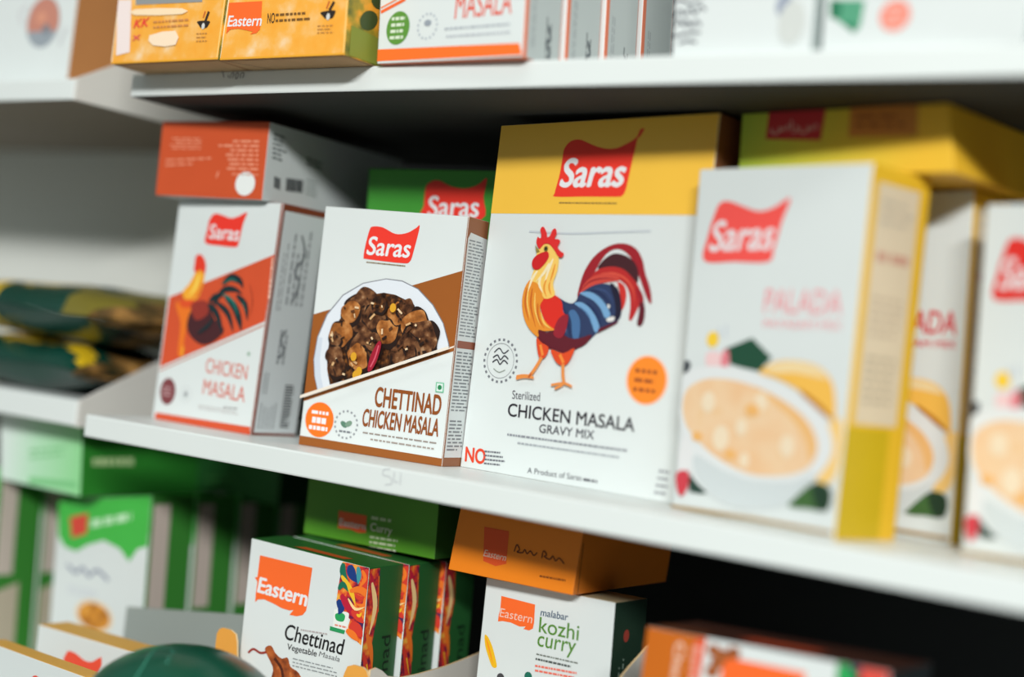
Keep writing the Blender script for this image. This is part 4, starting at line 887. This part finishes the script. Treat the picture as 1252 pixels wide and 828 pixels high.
Rr = Carton('spice_carton', 'orange carton lying flat on top of the white carton with green lettering', dict(org=(-0.5902,0.0800,-0.0684), yaw=3.00, d=0.1300, BL=(0.0000,0.0000), BR=(0.0956,0.0000), TR=(0.0983,0.0449), TL=(0.0047,0.0449)), mat((238, 132, 26), .42, .4, .04, 30), mat((214, 118, 30), .5), mat((190, 100, 36), .5))
p = Rr.front()
p.poly([(24.7,32.1),(44.0,32.2),(44.6,11.2),(36.7,8.4),(26.8,10.1)], ink(226, 84, 36))
p.text('Eastern', [(26.4,13.3),(43.6,12.9),(27.5,17.6)], ink(220, 190, 170), .01)
p.line([(49.6,20.0),(51.1,24.6),(53.5,21.8),(51.7,20.1),(55.9,20.3),(57.4,22.5),(59.4,20.2),(61.7,22.3),(64.5,19.9),(66.8,22.1)], .8, ink(96, 44, 20), 4)
p.line([(70.6,19.2),(71.3,23.9),(73.9,21.9),(72.4,20.6),(76.4,19.4),(78.6,21.7),(80.9,19.2),(83.3,21.3),(87.4,18.4)], .8, ink(96, 44, 20), 4)
p.rows([(70.5,7.0),(89.6,7.4),(70.6,8.8)], 1, ink(120, 60, 20), .6, 3, 0, .12)
p.build('front_lettering', Rr.root, 'dark brown lettering and red-orange block')
p = Rr.side(); p.line([(6, 0), (3, 33)], .8, ink(110, 60, 20), 0); p.build('side_flap', Rr.root)

H_ = Carton('spice_carton', 'white carton with green lower-case lettering and yellow chilli, under the orange carton', dict(org=(-0.5710,0.1000,-0.2380), yaw=0.00, d=0.0400, BL=(0.0000,0.0000), BR=(0.1055,0.0000), TR=(0.0989,0.1683), TL=(-0.0017,0.1664)), WHITE, mat((30, 52, 40), .45), mat((206, 190, 150), .5))
p = H_.front()
p.poly([(11.9,156.5),(39.2,155.9),(40.0,144.4),(39.6,140.4),(36.8,138.6),(32.2,138.6),(33.8,140.5),(28.9,139.6),(21.8,140.8),(15.1,140.5),(11.5,139.5),(11.5,144.0),(12.3,147.3)], ORANGE)
p.text('Eastern', [(12.2,142.9),(38.2,143.4),(12.7,148.6)], ink(240, 200, 184), 0.0)
p.build('logo', H_.root, 'orange speech-bubble logo with white lettering')
p = H_.front()
p.text('malabar', [(44.3,149.7),(65.4,150.5),(44.4,154.2)], ink(60, 84, 110), .01)
p.text('kozhi', [(44.5,139.0),(75.0,139.6),(44.1,148.8)], ink(86, 138, 48), 0.004)
p.text('curry', [(44.2,126.9),(73.5,127.8),(44.5,136.9)], ink(86, 138, 48), 0.004)
p.rows([(44.6,124.0),(76.5,124.8),(44.6,125.8)], 1, ink(110, 118, 110), .5, 3, 0, .08)
p.rows([(44.5,120.7),(71.7,121.4),(44.5,122.9)], 1, ink(60, 70, 66), .55, 4, 0, .09)
p.rows([(45.1,112.9),(77.3,114.9),(44.5,118.9)], 2, ink(238, 110, 90), .4, 5, .1, .08)
p.build('title_lettering', H_.root, 'green lower-case title')
p = H_.front()
p.poly([(2.0,128.6),(4.9,128.0),(9.0,122.8),(11.9,117.2),(14.6,110.3),(10.9,109.5),(7.0,115.1),(3.5,121.6)], ink(240, 188, 30), 3)
p.line([(3.5,126.9),(7.4,119.3),(11.5,110.9)], 1.4, ink(246, 150, 30), 4, True)
p.ell([(40.1,109.4)][0], 3, 3, ink(30, 110, 90), 14); p.ell([(18.6,103.9)][0], 3, 3, ink(70, 70, 74), 14)
p.build('chilli_picture', H_.root, 'yellow-orange chilli')
p = H_.side()
h = H_.B['TR'][1] * 1000
p.rows([(26, h - 120), (26, h - 36), (8, h - 120)], 4, ink(120, 140, 128), .35, 5, .3, .1)
p.ell((16, h - 22), 3.4, 4, ink(150, 60, 50), 14)
p.build('side_lettering', H_.root, 'grey vertical small print')

I_ = Carton('spice_carton', 'carton with orange end band and white panel at the bottom right', dict(org=(-0.3999,0.0101,-0.2380), yaw=-4.00, d=0.0500, BL=(0.0000,0.0000), BR=(0.1381,0.0000), TR=(0.1443,0.1819), TL=(0.0030,0.1756)), WHITE, mat((26, 34, 36), .5), mat((70, 40, 30), .42, .4))
p = I_.front()
p.poly([(3.0,175.6),(41.0,179.2),(35.8,112.0),(-1.2,107.3)], mat((198, 104, 26), .45, .35, .04, 40))
p.poly([(34.0,175.4),(40.7,176.8),(38.2,146.8),(32.1,145.4)], ink(222, 84, 44))
p.build('orange_panel', I_.root, 'orange end band')
p = I_.front(3)
p.text('Chicken', [(22.1,171.1),(21.0,135.7),(28.2,171.8)], ink(244, 220, 200), .005)
p.text('Eastern', [(33.1,171.1),(33.4,143.3),(38.1,171.5)], ink(244, 196, 180), .005)
p.build('end_lettering', I_.root, 'white lettering running down the end band')
p = I_.front(3)
p.poly([(52.8,169.7),(100.0,171.6),(100.7,143.3),(50.1,140.2)], ORANGE)
p.build('logo', I_.root, 'orange logo block')
p = I_.front(3)
for c in [(46.1,171.4),(58.1,172.8),(48.9,165.4),(46.4,160.4),(51.7,170.3)]: p.ell(c, 4.2, 3.4, ink(150, 84, 44), 12)
p.line([(44.7,171.2),(50.4,170.0),(49.2,163.3),(44.9,158.9)], 3, ink(168, 96, 50))
p.poly([(116.9,182.6),(144.1,183.1),(146.8,139.7),(117.3,138.6)], ink(28, 36, 70)); p.poly([(117.2,182.4),(121.2,182.2),(128.6,175.3),(116.8,162.7)], ink(40, 160, 84)); p.ell([(138.3,178.0)][0], 9, 8, ink(222, 74, 60))
p.build('spice_picture', I_.root, 'brown spices and a coloured strip')
p = I_.top(); p.poly([(52, 12), (96, 12), (100, 24), (56, 24)], ink(200, 80, 44)); p.poly([(4, 8), (34, 8), (36, 16), (5, 16)], ink(120, 70, 40)); p.build('top_logo', I_.root, 'orange block on the lid')

# display trays
TRAY_O = mat((232, 164, 72), .6, .3, .06, 40, 'orange_tray_card'); TRAY_G = mat((196, 194, 186), .6, .3, .04, 40, 'grey_tray_card'); RIM = mat((222, 196, 150), .7, .2, .06, 60, 'cut_card_edge')
def display_tray(label, x0, x1, y0, y1, zc, prof, side):
    t = thing('display_tray', label, 'tray', ((x0 + x1) / 2, y0, -0.25), 0, 'cardboard display trays')
    w = (x1 - x0) / 2; H = zc + 0.25; L = y1 - y0
    bm_ob('tray_floor', box_bm(-w, w, 0.0, L, 0.0, 0.0105, 0), [TRAY_G], t)
    c = 0.020
    half = [(-w, 0), (-w, H - .005), (-w + .002, H - .0015), (-w + .005, H), (-w + c - .007, H), (-w + c - .002, H - .002), (-w + c, H - .007), (-w + c + .002, H - .018), (-w + c + .010, H - .040), (-w + c + .022, H - .052)]
    o = half + [(-a, b) for a, b in reversed(half)]
    bm_ob('front_wall', prism(o, 0.0, 0.0016, 'y'), [TRAY_O, RIM], t)
    top = [(a - y0, b + .25) for a, b in prof]
    for x, tp in ((-w, [(.0018, H - .004), (.004, H - .0015), (.011, H - .002), (.015, H - .008), (.019, H - .040), (L, H - .05)]), (w - .0016, top)):
        bm_ob('side_wall', prism([(.0018, 0)] + tp + [(L, 0)], x, x + .0016, 'x'), [TRAY_G, RIM], t)
    return t
display_tray('orange and grey card tray holding the dark green row', -0.7385, -0.6000, 0.0225, 0.185, -0.1305,
             [(.0243, -.1315), (.030, -.1305), (.036, -.133), (.042, -.137), (.055, -.1395), (.075, -.139), (.102, -.137), (.124, -.134), (.143, -.131), (.165, -.128), (.185, -.127)], 1)
display_tray('orange and grey card tray holding the carton with green lettering', -0.5765, -0.4590, 0.0925, 0.160, -0.160,
             [(.0943, -.150), (.0955, -.1127), (.103, -.108), (.1096, -.1044), (.117, -.1005), (.123, -.0965), (.14, -.092), (.16, -.091)], 1)

# ---- left neighbour, bottom shelf
LG = gradient('pale_green_fade', 0, 0.0, 0.10, [(0.0, (226, 240, 234)), (0.45, (186, 232, 196)), (1.0, (150, 222, 156))])
P1 = Carton('spice_carton', 'pale green carton lying under the left shelf board, with dark green side', dict(org=(-1.0714,0.0750,-0.0746), yaw=0.00, d=0.1500, BL=(0.0000,0.0000), BR=(0.1062,0.0000), TR=(0.0999,0.0561), TL=(-0.0114,0.0561)), LG, mat((44, 128, 44), .45, .35, .05, 30), mat((70, 160, 80), .5))
p = P1.front()
p.rows([(36.0,20.1),(81.7,28.8),(34.8,30.9)], 2, ink(126, 200, 136), .4, 3, .2, .2); p.poly([(38.5,6.9),(99.5,11.3),(100.4,6.2),(39.6,1.1)], ink(130, 206, 140))
p.build('front_lettering', P1.root, 'faint green print')
p = P1.side(); p.rows([(11.2,23.8),(53.0,24.6),(11.1,32.1)], 1, ink(190, 214, 160), .7, 4, 0, .2); p.build('side_lettering', P1.root, 'pale print')
P2 = Carton('spice_carton', 'dark green carton lying behind the pale green one under the shelf', dict(org=(-0.9723,0.2000,-0.0690), yaw=0.00, d=0.1000, BL=(0.0000,0.0000), BR=(0.1052,0.0000), TR=(0.1038,0.0434), TL=(-0.0054,0.0403)), mat((34, 92, 42), .45, .35, .05, 30), mat((30, 80, 40), .5), mat((40, 100, 50), .5))
p = P2.front(); p.rows([(19.6,1.2),(67.0,6.5),(17.3,15.0)], 2, ink(60, 120, 60), .4, 4, .2, .3); p.build('front_lettering', P2.root)

U = Carton('spice_carton', 'white carton with green wavy top at lower left, foremost of the green and beige row', dict(org=(-1.0127,0.1000,-0.2500), yaw=0.00, d=0.0450, BL=(0.0000,0.0000), BR=(0.1151,0.0000), TR=(0.1044,0.1845), TL=(-0.0104,0.1638)), WHITE, mat((58, 132, 52), .45, .35, .05, 30), mat((60, 150, 60), .5), group='green and white cartons on the left bottom shelf')
p = U.front()
p.poly([tuple(q) for q in [(-11.7,167.0),(37.7,176.3),(105.4,191.8),(105.9,143.8),(94.8,140.2),(86.2,128.3),(73.5,136.7),(52.5,140.1),(33.0,133.2),(19.6,125.6),(4.3,127.1),(-5.7,134.5)]], mat((70, 184, 74), .42, .4, .06, 30))
p.build('green_panel', U.root, 'green wavy top')
p = U.front(2)
p.poly([(6.7,152.0),(29.2,158.9),(30.5,142.2),(12.2,135.7)], ink(214, 74, 60)); p.build('logo', U.root, 'red logo block')
p = U.front(2)
p.rows([(34.9,145.6),(83.5,159.3),(33.9,156.1)], 1, ink(190, 232, 190), .6, 3, 0, .3)
p.line([(10.4,113.2),(22.7,108.6),(30.2,113.9),(39.5,108.8),(48.8,115.0),(64.2,109.2)], 2.6, ink(130, 138, 160)); p.rows([(15.5,89.7),(53.0,91.3),(14.9,97.7)], 2, ink(206, 212, 220), .4, 3, .2, .2)
p.build('title_lettering', U.root, 'grey script title')
p = U.front(2)
c0 = [(51.4,77.7)][0]
p.ell(c0, 24, 13, ink(236, 214, 180)); p.ell(c0, 20, 10.5, mottled('sambar_print', [(0.3, (150, 84, 26)), (0.55, (222, 150, 50)), (0.75, (244, 196, 100))], 90, .4))
p.build('food_picture', U.root, 'dish of orange-brown food')
p = U.side(); d = U.d * 1000; h = U.B['TR'][1] * 1000
p.poly([(3, 14), (d * .62, 14), (d * .62, h * .46), (3, h * .42)], ink(190, 180, 160)); p.poly([(3, h * .50), (d * .45, h * .50), (d * .45, h * .96), (3, h * .96)], ink(200, 188, 178))
p.build('side_print', U.root, 'beige text panels')
ub = dict(org=(-1.0127,0.1000,-0.2500), yaw=0.00, d=0.0450, BL=(0.0000,0.0000), BR=(0.1151,0.0000), TR=(0.1044,0.1845), TL=(-0.0104,0.1638)); uo = Vector(ub['org'])
for k, lb in enumerate(('second carton back in the green and beige row at lower left', 'third carton back in the green and beige row at lower left', 'rearmost carton of the green and beige row at lower left')):
    copy_thing(U.root, uo + Vector((0.001 * (k + 1), (ub['d'] + .002) * (k + 1), 0)), lb)
for k, lb in enumerate(('green and beige carton side at the left edge, nearer of the pair', 'green and beige carton side at the left edge, farther of the pair')):
    copy_thing(U.root, uo + Vector((-0.172 + .0005 * k, -0.02 + (ub['d'] + .002) * k, 0)), lb)

YT = mat((232, 174, 76), .5, .35, .06, 40)
J = Carton('spice_carton', 'white carton with amber top and red logo at lower left, right of its neighbour', dict(org=(-0.8994,0.0000,-0.2500), yaw=0.00, d=0.0270, BL=(0.0000,0.0000), BR=(0.1216,0.0000), TR=(0.1141,0.0922), TL=(-0.0019,0.0908)), WHITE, mat((226, 170, 90), .5), YT)
p = J.front()
p.poly([(31.6,68.8),(33.8,77.3),(36.5,79.0),(44.3,78.7),(54.0,75.9),(62.9,76.6),(72.3,82.0),(70.8,70.4),(51.7,68.4)], ink(238, 84, 60), 2); p.build('logo', J.root, 'red wavy logo')
p = J.front(); p.rows([(15.8,63.4),(98.0,65.4),(15.1,72.2)], 1, ink(200, 206, 206), .3, 3, 0, .2); p.build('front_lettering', J.root)
K = Carton('spice_carton', 'white carton with amber top in the bottom left corner, nearest to the camera', dict(org=(-0.8906,-0.0508,-0.2500), yaw=-10.00, d=0.0160, BL=(0.0000,0.0000), BR=(0.1485,0.0000), TR=(0.1416,0.0925), TL=(-0.0044,0.0847)), WHITE, mat((226, 170, 90), .5), YT)
p = K.front()
p.poly([(68.8,65.7),(71.2,75.0),(77.4,78.7),(87.1,77.6),(98.7,77.1),(110.9,83.2),(109.6,70.1),(87.4,66.9)], ink(238, 84, 60), 2); p.build('logo', K.root, 'red wavy logo')

GTb = dict(org=(-0.9110,0.0720,-0.2500), yaw=0.00, d=0.0200, BL=(0.0000,0.0000), BR=(0.1504,0.0000), TR=(0.1484,0.1190), TL=(0.0204,0.1008))
gt = thing('card_tray', 'plain grey card tray standing behind the amber-topped cartons', 'tray', GTb['org'], 0)
GC = mat((150, 160, 156), .6, .3, .03, 20, 'grey_card')
w0, w1, hh = 0.020, GTb['TR'][0], GTb['TL'][1]
bm_ob('front_wall', prism([(w0, 0), (w1, 0), (GTb['TR'][0], GTb['TR'][1]), (GTb['TL'][0], hh)], 0, .002, 'y'), [GC, GC], gt)
bm_ob('side_wall', prism([(.0022, 0), (.024, 0), (.024, hh - .004), (.0022, hh)], w0, w0 + .002, 'x'), [GC, GC], gt)
bm_ob('side_wall', prism([(.0022, 0), (.024, 0), (.024, hh - .004), (.0022, hh)], w1 - .002, w1, 'x'), [GC, GC], gt)
bm_ob('tray_floor', box_bm(w0 + .0022, w1 - .0022, .0022, .024, 0, .002, 0), [GC], gt)

# ---- green container with a domed top
jar = thing('jar', 'dark green rounded container top in front of the white cartons, bottom left', 'jar', (-0.655, -0.080, -0.25))
def lathe(name, prof, m, parent, n=56):
    V = []; Fc = []
    for r, z in prof:
        V += [(r * cos(2 * pi * j / n), r * sin(2 * pi * j / n), z) for j in range(n)]
    k = len(prof)
    for a in range(k - 1):
        for j in range(n):
            Fc.append((a * n + j, a * n + (j + 1) % n, (a + 1) * n + (j + 1) % n, (a + 1) * n + j))
    Fc.append(tuple(range(n - 1, -1, -1))); Fc.append(tuple((k - 1) * n + j for j in range(n)))
    return mesh_ob(name, V, Fc, [m], None, parent, True)
DGR = mat((12, 78, 58), .28, .5, .08, 30, 'green_plastic')
lathe('jar_body', [(.050, 0), (.054, .004), (.054, .060), (.050, .070)], mat((40, 60, 50), .3, .5, .05, 20, 'jar_plastic'), jar)
lid = lathe('jar_lid', [(.056, .072), (.0610, .074), (.0625, .080), (.0625, .086)] + [(.0625 * cos(t), .086 + .046 * sin(t)) for t in [pi / 2 * k / 14 for k in range(1, 14)]] + [(.003, .132)], DGR, jar)
def onlid(u, v, o):
    r2 = max(0.0, 1 - (u * u + v * v) / 62.5 ** 2); return (u / 1000, v / 1000, .0862 + .046 * math.sqrt(r2) + o)
p = Print(onlid)
p.line([(-14, -6), (-8, -20), (2, -36), (8, -48)], 1.2, ink(60, 140, 116), 8)
for a, b in ((-6, -14), (-1, -13), (4, -16), (8, -22), (11, -26)): p.ell((a, b), 1.3, .9, ink(70, 150, 128), 10)
p.build('lid_marks', lid, 'paler green scratches')

# ---- green pouches on the left shelf
PG = mat((10, 62, 50), .25, .6, .25, 18, 'green_foil'); PY = mat((222, 186, 34), .3, .5, .1, 20, 'yellow_foil'); PT = mottled('tan_foil', [(0.34, (40, 46, 30)), (0.50, (104, 80, 46)), (0.66, (176, 132, 72)), (0.8, (206, 166, 104))], 34, .3)
PD = mat((16, 34, 32), .3, .5, .2, 18, 'dark_foil'); PGL = mat((30, 120, 60), .28, .5, .1, 20, 'leaf_green_foil'); POL = mat((120, 112, 44), .35, .5, .2, 24, 'olive_foil')
def pouch(label, cx, cy, cz, L, Wd, T, yaw, seed, tilt=0.0):
    t = thing('snack_pouch', label, 'pouch', (cx, cy, cz), yaw, 'green pouches on the left shelf')
    t.rotation_euler[1] = radians(tilt)
    r = random.Random(seed); ph = [r.uniform(0, 6) for _ in range(6)]
    nu, nv = 44, 24
    V = []; Fc = []; idx = []
    def th(u, v):
        e = max(0.0, (1 - abs(2 * u - 1) ** 5.0)) ** .60 * max(0.0, (1 - abs(2 * v - 1) ** 4.0)) ** .55
        return T / 2 * e
    for sgn in (1, -1):
        for i in range(nu + 1):
            for j in range(nv + 1):
                u, v = i / nu, j / nv
                wr = .0016 * (sin(14 * u + ph[0] + 5 * v) + sin(9 * v - 11 * u + ph[1])) * (1 if abs(2 * u - 1) > .3 else .6)
                h = th(u, v); k = min(1, h / (T * .2))
                V.append(((u - .5) * L + .004 * sin(7 * v + ph[2]) * (u > .5), (v - .5) * Wd * (1 - .10 * (1 - abs(2 * u - 1) ** 4)), sgn * (h + .00025) + wr * k * .8 + .002 * sin(6 * u + ph[3]) * (1 - k)))
    n1 = (nu + 1) * (nv + 1)
    for sgn in (0, 1):
        for i in range(nu):
            for j in range(nv):
                a = sgn * n1 + i * (nv + 1) + j; q = (a, a + nv + 1, a + nv + 2, a + 1)
                Fc.append(q if sgn == 0 else q[::-1])
                u, v = (i + .5) / nu, (j + .5) / nv
                m = 0
                if u > .975 or (u > .93 and v > .30): m = 2
                elif abs(u - .30 - v * .1) < .035 and v < .26: m = 1
                elif sgn == 0 and .42 < u < .62 and .16 < v - (u - .5) * .3 < .34: m = 1
                elif sgn == 0 and u >= .62 and .10 < v - (.86 - u) * .5 < .24: m = 1 if seed == 3 else 5
                elif sgn == 0 and u > .80: m = 5 if seed == 5 else 0
                elif sgn == 0 and v > .40: m = 5 if seed == 5 else 4
                elif sgn == 1 and v > .2: m = 3
                idx.append(m)
    mesh_ob('pouch_body', V, Fc, [PG, PY, PT, PD, PGL, POL], idx, t, True)
    # crimped end seals
    for s, nm in ((1, 'end_seal'), (-1, 'end_seal')):
        VV = []; FF = []
        for i in range(7):
            for j in range(25):
                x = s * (L / 2 - .002 + i * .0022); y = (j / 24 - .5) * Wd; z = .0008 * (1 if i % 2 else -1) + .003 * sin(5 * j / 24 + ph[4])
                VV.append((x, y, z))
        for i in range(6):
            for j in range(24): a = i * 25 + j; FF.append((a, a + 25, a + 26, a + 1))
        so = mesh_ob(nm, VV, FF, [PT], None, t, True)
        md = so.modifiers.new('foil', 'SOLIDIFY'); md.thickness = .0006
    return t
pouch('dark green pouch with yellow stripes and tan end, lower of two on left shelf', -1.065, 0.122, 0.0262, 0.21, 0.155, 0.042, 2, 3)
pouch('dark green pouch with yellow stripes and tan end, lying on top of the other', -1.040, 0.121, 0.0725, 0.23, 0.155, 0.045, -3, 5)
